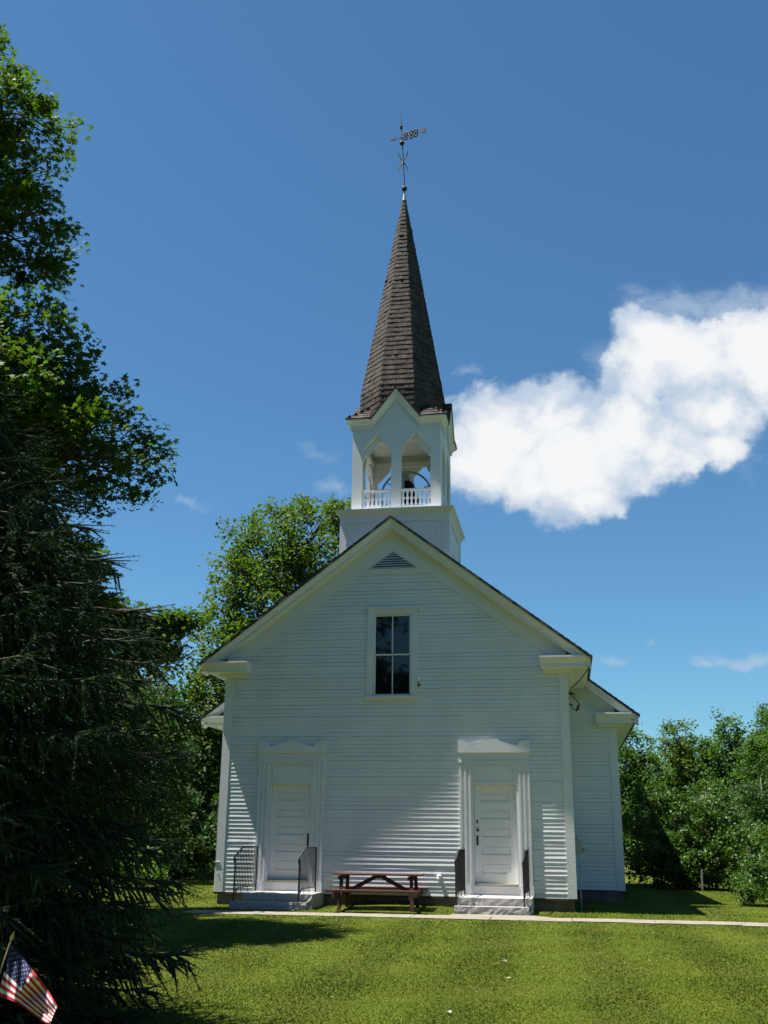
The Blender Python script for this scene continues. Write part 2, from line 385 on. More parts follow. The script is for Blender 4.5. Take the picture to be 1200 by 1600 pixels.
# frieze boards under the rake
def zf(x): return 7.93-.745*abs(x)
mb = MB()
for s in (-1, 1):
    P = [(s*3.905, 4.98), (s*3.905, zr(3.905)-.17), (0, ZA-.17), (0, 7.93), (s*3.66, zf(3.66)), (s*3.66, 4.98)]
    mb.prism(P, -.030, .0)
    mb.prism([(s*.84, 7.300), (0, 7.93), (0, 7.84), (s*.57, 7.43), (s*.57, 7.300)], -.028, .0)
mb.box(-.569, .569, -.0281, 0, 7.300, 7.429)
mb.build('rake_frieze', WHITE, church)
# louvre
louv = MB(); louv.prism([(-.57, 7.43), (.57, 7.43), (0, 7.84)], -.002, .001)
lo = louv.build('gable_louvre', INNER, church)
mb = MB()
for k in range(7):
    z0 = 7.432+k*.0575; w = .57*(7.84-z0)/.41; w2 = .57*(7.84-(z0+.04))/.41
    if w2 <= 0.01: break
    mb.add([(-w, -.052, z0), (w, -.052, z0), (w2, -.004, z0+.045), (-w2, -.004, z0+.045), (-w, -.052, z0+.008), (w, -.052, z0+.008)], [(0,1,5,4), (4,5,2,3), (0,3,2,1)])
mb.build('slats', WHITE, lo)

# rake crown profile (out, vertical drop) extruded along the slope
PROF = [(0., .02), (1.0, .02), (1.0, -.035), (.965, -.05), (.82, -.13), (.78, -.145), (.78, -.215), (0., -.215)]
def rake(tipx, ywall, over, x0=0.0, sides=(-1, 1), zoff=0.0):
    mb = MB()
    for s in sides:
        rg = []
        for xx in (x0, tipx):
            rg.append([(s*xx, ywall-over*q, zr(xx)-.045+dz) for q, dz in PROF])
        mb.loft(rg)
    return mb
rake(4.42, 0, .372).build('rake_cornice', WHITE, church)
# cornice returns and side eaves
CP = [(0, 5.335), (1.0, 5.285), (1.0, 5.25), (.965, 5.235), (.82, 5.14), (.78, 5.125), (.78, 5.045), (.30, 5.04), (.25, 4.965), (0, 4.95)]
def ret(mb, s, xw, ox, x_in, yw, over, dz):
    rings = []
    for q, z in CP:
        xo = s*(xw+ox*q); xi = s*(x_in-.11*q)
        rings.append([(xo, yw-over*q, z+dz), (xo, yw, z+dz), (xi, yw, z+dz), (xi, yw-over*q, z+dz)])
    mb.loft(rings)
for s in (-1, 1):
    mb = MB(); ret(mb, s, 3.9, .53, 3.43, 0.0, .372, -.02); mb.build('cornice_return', WHITE, church)
def eave(mb, s, xw, ox, y0, y1, dz):
    ring = lambda y: [(s*(xw+ox*q), y, min(z, 99)+dz-.002) for q, z in CP[1:]]+[(s*xw, y, CP[0][1]+dz-.15)]
    mb.loft([ring(y0), ring(y1)])
for s in (-1, 1):
    mb = MB(); eave(mb, s, 3.9, .53, 0.002, 3.3, -.02); mb.build('eave_cornice', WHITE, church)
# roof slabs
def slab(mb, tip, y0, y1, th=.055, x0=0):
    for s in (-1, 1):
        mb.prism([(s*x0, zr(x0)), (s*tip, zr(tip)), (s*(tip+.015), zr(tip)-.03), (s*(tip-.01), zr(tip)-th-.005), (s*x0, zr(x0)-th)], y0, y1)
mb = MB(); slab(mb, 4.45, -.395, 3.10); mb2 = mb
slab(mb, 5.62, 3.102, 13.9)
rf = mb.build('roof', ROOFM, church)
# roof shingle courses, raised steps across both planes
mb = MB(); n = 0
for s in (-1, 1):
    for (t0, t1, y0, y1) in ((0.0, 4.47, -.40, 3.09), (0.0, 5.64, 3.092, 13.9)):
        d = 0.0; k = 0
        while d < t1:
            a, b = d, min(t1, d+.125)
            yy0 = y0 + rnd.uniform(-.004, .004)
            mb.add([(s*a, yy0, zr(a)+.004), (s*b, yy0, zr(b)+.016), (s*b, y1, zr(b)+.016), (s*a, y1, zr(a)+.004), (s*b, yy0, zr(b)-.004), (s*b, y1, zr(b)-.004)], [(0,1,2,3), (1,4,5,2)])
            d += .125
mb.build('shingles', ROOFM, rf)
# side walls of the front block
for s in (-1, 1):
    mb = MB(); clap_rows(mb, ZB, 4.98, lambda z0, z1: [(.17, 3.47)], lambda a, o, z, s=s: (s*(3.9+o), a, z))
    mb.box(min(s*3.75, s*3.885), max(s*3.75, s*3.885), .16, 3.47, ZB, 5.3)
    mb.build('side_wall', CLAP, church)
# nave
YN = 3.475
NZ = -.88
for s in (-1, 1):
    mb = MB()
    def spN(z0, z1): 
        xm = min(4.9, (8.30-z1)/SL); return [(3.9, xm)] if xm > 3.95 else []
    clap_rows(mb, ZB+.02, 4.9, spN, lambda a, o, z, s=s: (s*a, YN-o, z))
    mb.build('nave_front_wall', CLAP, church)
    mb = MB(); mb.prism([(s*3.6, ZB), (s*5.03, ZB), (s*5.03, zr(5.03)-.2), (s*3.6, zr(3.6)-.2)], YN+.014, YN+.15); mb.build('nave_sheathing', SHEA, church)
    mb = MB(); mb.box(min(s*4.87, s*5.07), max(s*4.87, s*5.07), YN-.022, YN+.17, ZB+.01, 4.12); mb.build('corner_board', WHITE, church)
    mb = MB(); mb.prism([(s*3.9, zr(3.9)-.17), (s*5.05, zr(5.05)-.17), (s*5.05, 4.1), (s*4.8, zf(4.8)+.05), (s*3.9, zf(3.9)+.02)], YN-.030, YN); mb.build('rake_frieze', WHITE, church)
    mb = MB(); ret(mb, s, 5.05, .55, 4.66, YN, .372, NZ); mb.build('cornice_return', WHITE, church)
    mb = MB(); eave(mb, s, 5.05, .55, YN+.002, 13.7, NZ); mb.build('eave_cornice', WHITE, church)
    mb = MB(); clap_rows(mb, ZB+.02, 4.1, lambda z0, z1: [(YN+.17, 13.3)], lambda a, o, z, s=s: (s*(5.05+o), a, z))
    mb.box(min(s*4.9, s*5.035), max(s*4.9, s*5.035), YN+.16, 13.45, ZB, 4.45)
    mb.build('nave_side_wall', CLAP, church)
for s in (-1, 1): rake(5.59, YN, .372, x0=3.905, sides=(s,)).build('rake_cornice', WHITE, church)
mb = MB(); mb.prism([(-5.04, ZB), (5.04, ZB), (5.04, 4.4), (0, 8.3), (-5.04, 4.4)], 13.3, 13.45); mb.build('rear_wall', WHITE, church)
# foundation
mb = MB()
mb.box(-3.86, 3.86, .03, 3.5, -.4, ZB-.012); mb.build('foundation', STONE, church, bevel=.01)
for s in (-1, 1):
    mb = MB(); mb.box(min(s*3.862, s*5.0), max(s*3.862, s*5.0), YN+.02, 13.4, -.4, ZB+.01); mb.build('nave_foundation', STONE, church)
mb = MB(); mb.box(-3.94, 3.94, -.016, .05, ZB-.045, ZB-.004); mb.build('water_table', mat('brown_sill', (.09,.05,.04), .8, var=.3), church)

# window
wn_ = MB()
wn_.box(-.58, -.44, -.045, .0, 4.47, 6.45); wn_.box(.44, .58, -.045, 0, 4.47, 6.45); wn_.box(-.58, .58, -.0455, 0, 6.352, 6.47); wn_.box(-.605, .605, -.075, 0, 6.47, 6.505); wn_.box(-.60, .60, -.085, .02, 4.415, 4.468)
wnd = wn_.build('window', WHITE, church)
mb = MB()
for (z0, z1, y) in ((5.393, 6.35, .035), (4.47, 5.428, .065)):
    mb.box(-.44, -.39, y-.02, y+.02, z0, z1); mb.box(.39, .44, y-.02, y+.02, z0, z1)
    mb.box(-.39, .39, y-.021, y+.019, z1-(.05 if z1 > 6 else .032), z1-.001); mb.box(-.39, .39, y-.0212, y+.0192, z0+.001, z0+(.034 if z0 > 5 else .05))
    mb.box(-.012, .012, y-.018, y+.018, z0+.05, z1-.05)
mb.box(-.45, .45, -.044, .1, 6.345, 6.352); mb.box(-.4395, -.437, -.04, .1, 4.47, 6.35); mb.box(.437, .4395, -.04, .1, 4.47, 6.35)
mb.build('sash', WHITE, wnd)
mb = MB(); mb.box(-.39, .39, .034, .039, 5.42, 6.30); mb.build('pane', GLASS, wnd)
mb = MB(); mb.box(-.39, .39, .064, .069, 4.52, 5.40); mb.build('pane', GLASS, wnd)

# doors with their surrounds
def door_unit(s, cx):
    sur = MB()
    for sd_ in (-1, 1):
        xc = cx+sd_*.635
        sur.box(xc-.125, xc+.125, -.040, 0, .50, 3.0)
        for k in (-.098, 0, .098): sur.box(xc+k-.022, xc+k+.022, -.056, -.0401, .505, 2.995)
        sur.box(xc-.14, xc+.14, -.062, 0, .302, .50)
        sur.box(xc-.145, xc+.145, -.068, 0, 3.0, 3.045)
        sur.box(xc-.13, xc+.13, -.052, 0, 3.046, 3.21)
        sur.box(cx+sd_*.51 if sd_ < 0 else cx+.455, cx-.455 if sd_ < 0 else cx+.51, -.030, .13, .302, 2.53)      # jamb
    sur.box(cx-.51, cx+.51, -.0305, .13, 2.531, 2.999)
    # raised moulding of the panel over the door
    for (a, b, c, d) in ((-.40,.40,2.58,2.60), (-.40,.40,2.92,2.94), (-.42,-.40,2.58,2.94), (.40,.42,2.58,2.94)): sur.box(cx+a, cx+b, -.041, -.0306, c, d)
    sur.box(cx-.505, cx+.505, -.046, 0, 3.046, 3.209); sur.box(cx-.495, cx+.495, -.062, 0, 3.0, 3.045)
    so_ = sur.build('door_surround', WHITE, church)
    # shaped cornice board
    P = [(-.78, 3.212), (.78, 3.212), (.78, 3.49)]
    P += [(.78-.02-.235*math.sin(t), 3.49-.115*(1-math.cos(t))) for t in [math.pi/2*k/6 for k in range(1, 7)]]
    P += [(.50, 3.355), (.11, 3.475), (.11, 3.51), (-.11, 3.51), (-.11, 3.475), (-.50, 3.355)]
    P += [(-(.78-.02-.235*math.sin(t)), 3.49-.115*(1-math.cos(t))) for t in [math.pi/2*k/6 for k in range(6, 0, -1)]]
    P += [(-.78, 3.49)]
    mb = MB(); mb.prism([(cx+a, b) for a, b in P], -.088, 0); mb.build('pediment_board', WHITE, so_)
    # sill
    mb = MB(); mb.box(cx-.455, cx+.455, -.065, .13, .475, .522); mb.build('threshold', mat('threshold_wood', (.35,.34,.27), .7, var=.2), so_)
    mb = MB(); mb.box(cx-.509, cx+.509, -.024, .1, .302, .474); mb.build('riser_board', WHITE, so_)
    # door leaf: stiles, rails and recessed panels
    mb = MB(); x0, x1 = cx-.45, cx+.45; y0 = .075
    rows = [(2.37, 2.19), (2.01, 1.83), (1.65, 1.46), (1.29, 1.10), (.94, .73)]
    mb.box(x0, x0+.145, y0, y0+.045, .524, 2.528); mb.box(x1-.145, x1, y0, y0+.045, .524, 2.528)
    zc = 2.528
    for (a, b) in rows:
        mb.box(x0+.145, x1-.145, y0, y0+.045, a, zc); zc = b
        mb.box(x0+.145, x1-.145, y0+.016, y0+.044, b, a); mb.box(x0+.185, x1-.185, y0+.008, y0+.016, b+.03, a-.03)
    mb.box(x0+.145, x1-.145, y0, y0+.045, .524, zc)
    dr = mb.build('door', DOORM, church, bevel=.003)
    mb = MB()
    if s > 0:
        hx = x0+.055
        mb.box(hx-.022, hx+.022, y0-.014, y0, 1.29, 1.49); mb.build('latch_plate', HARDW, dr); mb = MB(); mb.box(hx-.018, hx+.018, y0-.012, y0, 1.74, 1.81); mb.build('lock', HARDW, dr); mb = MB(); mb.sphere((hx+.012, y0-.05, 1.60), .032); mb.tube([(hx+.012, y0, 1.6), (hx+.012, y0-.04, 1.6)], .014)
    else:
        hx = x1-.045
        mb.box(hx-.02, hx+.02, y0-.012, y0, 1.22, 1.50); mb.tube([(hx, y0-.01, 1.46), (hx, y0-.06, 1.44), (hx, y0-.065, 1.36), (hx, y0-.06, 1.30), (hx, y0-.01, 1.28)], .012, 8)
    mb.build('handle', HARDW, dr)
door_unit(-1, -2.265); door_unit(1, 2.265)

# lamp socket beside the window, vent pipe, meter box, cable
mb = MB(); mb.box(.585, .645, -.03, -.0, 4.66, 4.72); mb.tube([(.615, -.02, 4.70), (.615, -.09, 4.74), (.615, -.10, 4.80)], .012)
fx = mb.build('wall_lamp', HARDW, church)
mb = MB(); mb.lathe((.615, -.10, 4.78), [(.015, 0), (.03, .02), (.036, .05), (.036, .075), (.02, .10), (.002, .105)], 12); mb.build('bulb', mat('white_glass', (.85,.83,.75), .15), fx)
mb = MB(); mb.box(.575, .60, -.05, -.0, 4.655, 4.68); mb.box(.63, .66, -.06, -.0, 4.65, 4.675); mb.build('bracket', WHITE, fx)
mb = MB(); mb.tube([(1.05, .05, .66), (1.05, -.035, .66), (1.05, -.055, .655), (1.05, -.06, .60)], .042, 12); mb.tube([(1.05, -.0, .665), (1.05, -.02, .665)], .06, 12); mb.build('vent_pipe', WHITE, church)
mb = MB(); mb.box(3.918, 4.06, .35, .62, 1.15, 1.42); mb.lathe((4.10, .48, 1.22), [(.0,-.05),(.05,-.05),(.05,.05),(0,.05)]); mb.tube([(4.0,.48,1.15),(4.0,.48,.0)], .016); mb.tube([(3.95,.5,1.42),(3.96,.5,1.52)], .018)
mb.build('meter_box', GREYM, church, bevel=.004)
mb = MB(); mb.tube([(4.44,-.30,5.16),(4.36,-.2,4.98),(4.2,-.05,4.78),(3.99,.0,4.60),(3.955,.02,4.50),(4.02,.03,4.40),(4.12,.05,4.30),(4.14,.05,4.22),(4.06,.05,4.13),(4.0,.04,4.15),(3.97,.04,4.22),(3.93,.03,4.25)], .011, 6)
mb.tube([(4.14,.05,4.22),(4.12,.07,4.14),(4.07,.05,4.10),(4.10,.02,4.19),(4.15,.04,4.25)], .016, 6); mb.tube([(3.925,.03,4.25),(4.0,.03,4.23)], .02)
mb.build('service_cable', BLACKM, church)
mb = MB(); mb.tube([(-3.94,.06,.75),(-3.94,.06,.2)], .012); mb.box(-3.96,-3.82,-.034,-.022,.868,.885); mb.box(-3.86,-3.84,-.034,-.022,.64,.655); mb.build('wall_pipe', WHITE, church)

# tower base
TB = 1.463
mb = MB(); h = 1.30
mb.loft([[(a*h, TB+b*h, z) for a, b in ((-1,-1),(1,-1),(1,1),(-1,1))] for z in (7.3, 8.80)])
tb = mb.build('tower_base', WHITE, church)
def rot4(k):
    c, s = [(1,0),(0,1),(-1,0),(0,-1)][k]
    return lambda p: (p[0]*c-(p[1]-TB)*s, TB+p[0]*s+(p[1]-TB)*c, p[2])
mb = MB()
for k in range(4):
    T = rot4(k); f = TB-h
    for s in (-1, 1): mb.box(min(s*1.16, s*1.325), max(s*1.16, s*1.325), f-.026, f+.01, 7.4, 8.74, T)
    mb.box(-1.159, 1.159, f-.0262, f+.01, 8.62, 8.741, T)
    for q in range(15): xx = -1.16+q*.155; mb.box(xx+.004, xx+.151, f-.006, f, 7.4, 8.62, T)
    mb.prism([(-1.16, 7.42), (1.16, 7.42), (1.16, 7.5), (-1.16, 7.5)], f-.02, f, T)
mb.build('panelling', WHITE, tb)
mb = MB(); mb.loft([[(a*q, TB+b*q, z) for a, b in ((-1,-1),(1,-1),(1,1),(-1,1))] for q, z in ((1.31,8.735),(1.335,8.742),(1.345,8.80),(1.41,8.88),(1.435,8.90),(1.44,8.935),(1.13,9.00))])
mb.build('tower_cornice', WHITE, tb)
mb = MB(); mb.box(1.12, 1.30, TB-h-.10, TB-h-.03, 7.60, 7.70, None); mb.build('flashing', GREYM, tb)

# belfry
bel = MB(); bh = 1.10; th = .09; zt_ = 11.22
def face_poly(mb, T, odd):
    f = TB-bh; be = bh-th-.001 if odd else bh
    def pr(P, y0=f, y1=f+th): mb.prism(P, y0, y1, T)
    pr([(-be, 8.98), (-.845, 8.98), (-.845, 10.56), (-.845, zt_), (-be, zt_)])
    pr([(.845, 8.98), (be, 8.98), (be, zt_), (.845, zt_), (.845, 10.56)])
    pr([(-.125, 8.98), (.125, 8.98), (.125, 10.56), (.125, zt_), (-.125, zt_), (-.125, 10.56)])
    for s in (-1, 1):
        pr([(s*.845, 10.56), (s*.485, 10.97), (s*.485, zt_), (s*.845, zt_)])
        pr([(s*.485, 10.97), (s*.125, 10.56), (s*.125, zt_), (s*.485, zt_)])
    pr([(-.62, zt_), (.62, zt_), (0, 11.98)], f, f+.05)
    # small raised diamonds
    for (dx, dz, r_) in ((0, 11.27, .085), (-.98, 10.72, .05), (.98, 10.72, .05)):
        mb.prism([(dx-r_*.8, dz), (dx, dz-r_), (dx+r_*.8, dz), (dx, dz+r_)], f-.014, f-.0005, T)
for k in range(4): face_poly(bel, rot4(k), k % 2)
belo = bel.build('belfry', WHITE, church)
mb = MB(); mb.box(-1.05, 1.05, TB-1.05, TB+1.05, 11.13, 11.18); mb.build('ceiling', WHITE, belo)
mb = MB()
for k in range(4):
    T = rot4(k); f = TB-bh
    mb.box(-1.0, 1.0, f+.10, f+.2, 10.80, 10.95, T)
    for s in (-1, 1):
        mb.prism([(s*.98, 10.2), (s*.98, 10.8), (s*.5, 10.8), (s*.5, 10.72)], f+.11, f+.17, T)
mb.build('inner_bracing', WHITE, belo)
# cornice with the gablets: lofted band that climbs over each gablet, dentils below
mb = MB(); dn = MB()
for k in range(4):
    T = rot4(k); f = TB-bh
    line = [(-1.0, 11.35, 1), (-.595, 11.35, 0), (0, 12.13, 0), (.595, 11.35, 0), (1.0, 11.35, 1)]
    prof = [(.0, -.19), (.045, -.18), (.05, -.13), (.115, -.045), (.15, -.03), (.152, 0.0), (0, .0)]
    rings = []
    for (xx, zz, cor) in line:
        rg = []
        for q, dz in prof:
            X = math.copysign(bh+q, xx) if cor else xx*(1.0)
            extra = dz*(1.45 if not cor and xx == 0 else 1.15 if not cor else 1.0)
            rg.append((X, f-q, zz+extra))
        rings.append(rg)
    mb.loft(rings, T=T)
    for s in (-1, 1):
        for q in range(9):
            xx = .64+q*.054
            a, b = sorted((s*xx, s*(xx+.030))); dn.box(a, b, f-.046, f-.001, 11.125, 11.160, T)
        for q in range(15):
            xx = .05+q*.037; zz = 11.835-(xx-.0)*1.29
            dn.prism([(s*xx, zz), (s*(xx+.02), zz-.026), (s*(xx+.02), zz-.06), (s*xx, zz-.034)], f-.034, f-.001, T)
mb.build('belfry_cornice', WHITE, belo); dn.build('dentils', WHITE, belo)
# balustrades
def baluster(mb, xc, T, f):
    zs_ = [9.09,9.12,9.16,9.21,9.255,9.285,9.31,9.355,9.41,9.45,9.475]; ws = [.05,.038,.024,.018,.03,.05,.03,.018,.024,.038,.05]
    P = [(xc+w, z) for w, z in zip(ws, zs_)]+[(xc-w, z) for w, z in zip(ws[::-1], zs_[::-1])]
    mb.prism(P, f+.02, f+.042, T)
for k in range(4):
    T = rot4(k); f = TB-bh; mb = MB()
    for (a, b) in ((-.845, -.125), (.125, .845)):
        mb.box(a+.001, b-.001, f+.005, f+.075, 9.475, 9.52, T); mb.box(a+.001, b-.001, f+.01, f+.06, 9.0, 9.088, T)
        n = 7
        for q in range(n): baluster(mb, a+(b-a)*(q+.5)/n, T, f)
    mb.build('balustrade', WHITE, belo)
mb = MB(); mb.box(-1.05, 1.05, TB-1.05, TB+1.05, 8.96, 9.01); mb.build('belfry_floor', mat('grey_floor', (.3,.3,.29), .8), belo)

# spire
spire_p = MB()
def spx(z): return min(1.035, max(.012, 1.06*(18.62-z)/(18.62-12.14)))       # apothem of the octagon
for (a, b) in ((11.4, 18.6),):
    spire_p.loft([[(spx(z)/math.cos(math.pi/8)*.98*math.cos(math.pi/8+math.pi/4*k), TB+spx(z)/math.cos(math.pi/8)*.98*math.sin(math.pi/8+math.pi/4*k), z) for k in range(8)] for z in (a, 12.29, b)])
for sx_ in (-1, 1):
    for sy_ in (-1, 1):
        q_ = lambda a, b, z: (sx_*a, TB+sy_*b, z)
        spire_p.add([q_(.60,1.255,11.353), q_(1.255,1.255,11.353), q_(1.255,.60,11.353), q_(.72,.72,11.82), q_(.60,.72,11.82), q_(.72,.60,11.82)], [(0,1,3,4), (1,2,5,3), (0,4,3,5,2,1)])
# gablet roofs running back into the spire
for k in range(4):
    T = rot4(k); f = TB-bh
    for s in (-1, 1):
        P = [(s*.64, f-.17, 11.335), (0, f-.17, 12.155), (0, TB-.5, 12.155), (s*.64, TB-.5, 11.335)]
        Q = [(a, b, c-.03) for a, b, c in P]; spire_p.loft([P, Q], T=T)
spo = spire_p.build('spire', SHING, church)
mb = MB()
def shingle_row(A, B, up, nrm, width, e, lift=.016):
    """individual shingles along the edge A-B"""
    A, B, up, nrm = Vector(A), Vector(B), Vector(up).normalized(), Vector(nrm).normalized()
    L_ = (B-A).length; d = (B-A)/max(L_, 1e-6); x = 0
    while x < L_-.004:
        w = min(width*rnd.uniform(.6, 1.4), L_-x)
        if L_-x-w < .025: w = L_-x
        p = A+d*(x+.002); q = A+d*(x+w-.002); lf = lift*rnd.uniform(.8, 1.45); dn_ = up*rnd.uniform(-.007, .005)
        if rnd.random() < .02: lf *= 1.7
        p0 = p+nrm*lf+dn_; q0 = q+nrm*lf+dn_; p1 = p+up*(e*1.12)+nrm*.004; q1 = q+up*(e*1.12)+nrm*.004
        mb.add([p0, q0, q1, p1, p+dn_-nrm*.004, q+dn_-nrm*.004], [(0,1,2,3), (0,4,5,1), (0,3,4), (1,5,2)])
        x += w
z = 11.45; crs = 0
while z < 18.40:
    e = .148*(1-.12*max(0, (z-12)/6.6)) * rnd.uniform(.94, 1.06)
    ap0, ap1 = spx(z), spx(z+e)
    for k in range(8):
        a0, a1 = math.pi/4*k-math.pi/8, math.pi/4*k+math.pi/8; R0 = ap0/math.cos(math.pi/8)*1.012
        A = (R0*math.cos(a0), TB+R0*math.sin(a0), z); B = (R0*math.cos(a1), TB+R0*math.sin(a1), z)
        am = math.pi/4*k; sl = (ap0-ap1)/e
        up = Vector((-math.cos(am)*sl, -math.sin(am)*sl, 1)); nr = Vector((math.cos(am), math.sin(am), sl))
        shingle_row(A, B, up, nr, .10 if z < 15 else .085, e)
    z += e
for q in range(4):            # skirt
    z0 = 11.362+q*.115; z1 = z0+.115
    hf = lambda z: 1.275-(z-11.353)*(.555/.477)
    for k in range(4):
        T = rot4(k); h0, h1 = hf(z0), hf(z1)
        A, B = Vector(T((-h0, TB-h0, z0))), Vector(T((h0, TB-h0, z0))); inn = (Vector(T((0, TB-h1, z1)))-Vector(T((0, TB-h0, z0))))
        nr = Vector(T((0, TB-1, 0)))-Vector(T((0, TB, 0))); nr = Vector((nr.x, nr.y, 1.1))
        g0 = (h0-.66)/(2*h0) if q < 4 else .5
        shingle_row(A, A+(B-A)*g0, inn, nr, .13, .15); shingle_row(B+(A-B)*g0, B, inn, nr, .13, .15)
for k in range(4):            # gablet slopes
    T = rot4(k); f = TB-bh
    for s in (-1, 1):
        for q in range(8):
            t0 = q/8; x0 = .66*(1-t0); z0 = 11.315+.84*t0
            A = Vector(T((s*x0, f-.175, z0))); B = Vector(T((s*x0, TB-.65, z0))); up = Vector(T((0, f-.175, 12.155)))-Vector(T((s*.66, f-.175, 11.315)))
            nr = (Vector(T((s*.84, 0, 0)))-Vector(T((0, 0, 0)))); nr = Vector((nr.x, nr.y, .66))
            shingle_row(A, B, up, nr, .14, .13, .010)
mb.build('shingles', SHING, spo)
mb = MB(); mb.lathe((0, TB, 18.38), [(.062,0),(.05,.08),(.03,.22),(.022,.30)], 12); mb.build('metal_cap', GREYM, spo)

# weathervane
vane = MB(); vane.tube([(0,TB,18.55),(0,TB,18.95)], [.022,.018], 8); vane.tube([(0,TB,18.95),(-.06,TB,20.2),(-.10,TB,21.05),(-.105,TB,21.35)], [.016,.014,.011,.003], 8)
vo = vane.build('weathervane', METALD, church)
mb = MB(); mb.sphere((0, TB, 18.78), .08); mb.build('ball', METALD, vo, smooth=True)
mb = MB(); mb.sphere((-.075, TB, 20.30), .072); mb.build('ball', METALD, vo, smooth=True); mb = MB(); mb.sphere((-.10, TB, 20.86), .045); mb.lathe((-.10,TB,20.80), [(.045,0),(.03,.03)], 8); mb.build('ball', METALD, vo, smooth=True)
mb = MB()
for s in (-1, 1):
    for ax in ((1, 0), (0, 1)):
        pts = []
        for q in range(11):
            t = -1+q*.2; wv_ = s*(.145*math.sin(t*math.pi/2)+.0)
            pts.append((-.045+ax[0]*wv_, TB+ax[1]*wv_, 19.68+t*.36))
        if ax == (1, 0) or s == 1: mb.tube(pts, [.008+.010*(1-abs(-1+q*.2)) for q in range(11)], 6)
mb.build('curled_bars', METALD, vo)
ar = Vector((1.06, -.30, 0)).normalized(); c0 = Vector((-.09, TB, 20.50))
mb = MB()
def along(t, z=0.0, n=0.0): return c0+ar*(t*.60)+Vector((0,0,z*.72))+Vector((-ar.y, ar.x, 0))*n
mb.tube([along(-.42), along(1.12)], .014, 8)
def flat(P, thk=.012):
    mb.loft([[along(t, z, -thk) for t, z in P], [along(t, z, thk) for t, z in P]])
flat([(-.62, 0), (-.30, -.085), (-.36, 0)]); flat([(-.62, 0), (-.36, 0), (-.30, .085)])
for (t, r_) in ((.22, .085), (.50, .095), (.74, .085)):
    for s in (-1, 1):
        pts = [along(t+(r_-.02*q/10)*math.cos(a_), s*(.05+r_*.75+r_*.9*math.sin(a_))*.85) for q, a_ in enumerate([math.pi*1.75*k/12-.9 for k in range(13)])]
        mb.tube(pts, .024, 6)
    flat([(t-.05, 0), (t, -.05), (t+.05, 0), (t, .05)])
flat([(.98, 0), (1.10, .10), (1.28, .12), (1.20, .04), (1.30, 0), (1.20, -.04), (1.28, -.12), (1.10, -.10)])
for s in (-1, 1): mb.tube([along(-.05, 0), along(-.02, s*.09), along(.08, s*.12), along(.14, s*.06)], .014, 6)
mb.build('arrow', METALD, vo)

# bell in the belfry
bell = empty('church_bell', (.08, TB+.1, 9.01)); tag(bell, 'dark bronze bell with a large wheel hanging in the open belfry', 'bell')
def loc(mb, name, m, par, smooth=False):
    o = mb.build(name, m, None, smooth=smooth); o.parent = par; o.matrix_parent_inverse = Matrix.Translation(-par.location); return o
bc = (.08, TB+.1, 9.55)
mb = MB(); mb.lathe(bc, [(.36,0),(.34,.05),(.27,.18),(.225,.34),(.20,.47),(.14,.54),(.01,.56)], 20); loc(mb, 'bell_body', BELLM, bell, True)
mb = MB(); yw_ = TB+.42; mb.tube([(.02+.655*math.cos(t), yw_, 9.84+.655*math.sin(t)) for t in [2*math.pi*k/40 for k in range(41)]], .028, 6)
for k in range(6):
    t = math.pi*k/3+.4; mb.tube([(.02, yw_, 9.84), (.02+.64*math.cos(t), yw_, 9.84+.64*math.sin(t))], .016, 6)
mb.tube([(.02, yw_+.04, 9.84), (.02, yw_-.04, 9.84)], .06, 10)
loc(mb, 'wheel', GREYM, bell)
mb = MB(); mb.box(-.03, .19, TB-.45, TB+.65, 10.08, 10.17); mb.tube([(.02, TB-.45, 9.84), (.02, TB-.45, 10.1)], .03); mb.box(-.06, .1, TB-.5, TB-.4, 9.01, 10.05); mb.box(-.06, .1, TB+.58, TB+.66, 9.01, 10.05); loc(mb, 'bell_frame', GREYM, bell)

# ------------------------------------------------------------------ steps with iron railings
def rough_block(x0, x1, y0, y1, z0, z1, rough=.009):
    """granite block: sawn top and a split, uneven front face"""
    m_ = MB(); nx_, nz_ = int((x1-x0)/.06), 5
    gr = [[(x0+(x1-x0)*i/nx_, y0+(0 if j in (nz_,) else rnd.uniform(-rough, rough*.5)), z0+(z1-z0)*j/nz_) for i in range(nx_+1)] for j in range(nz_+1)]
    vs = [p for r_ in gr for p in r_]; n_ = nx_+1
    fs = [(j*n_+i, j*n_+i+1, (j+1)*n_+i+1, (j+1)*n_+i) for j in range(nz_) for i in range(nx_)]
    m_.add(vs, fs)
    a, b, c, d = 0, nx_, nz_*n_+nx_, nz_*n_
    k = len(m_.v); m_.v += [(x0, y1, z0), (x1, y1, z0), (x1, y1, z1), (x0, y1, z1)]
    m_.f += [tuple([nz_*n_+i for i in range(nx_+1)]+[k+2, k+3]), tuple([j*n_+nx_ for j in range(nz_+1)][::-1]+[k+1, k+2][::1]), tuple([j*n_ for j in range(nz_+1)]+[k+3, k]), (k, k+3, k+2, k+1)]
    m_.mi += [0]*4
    return m_
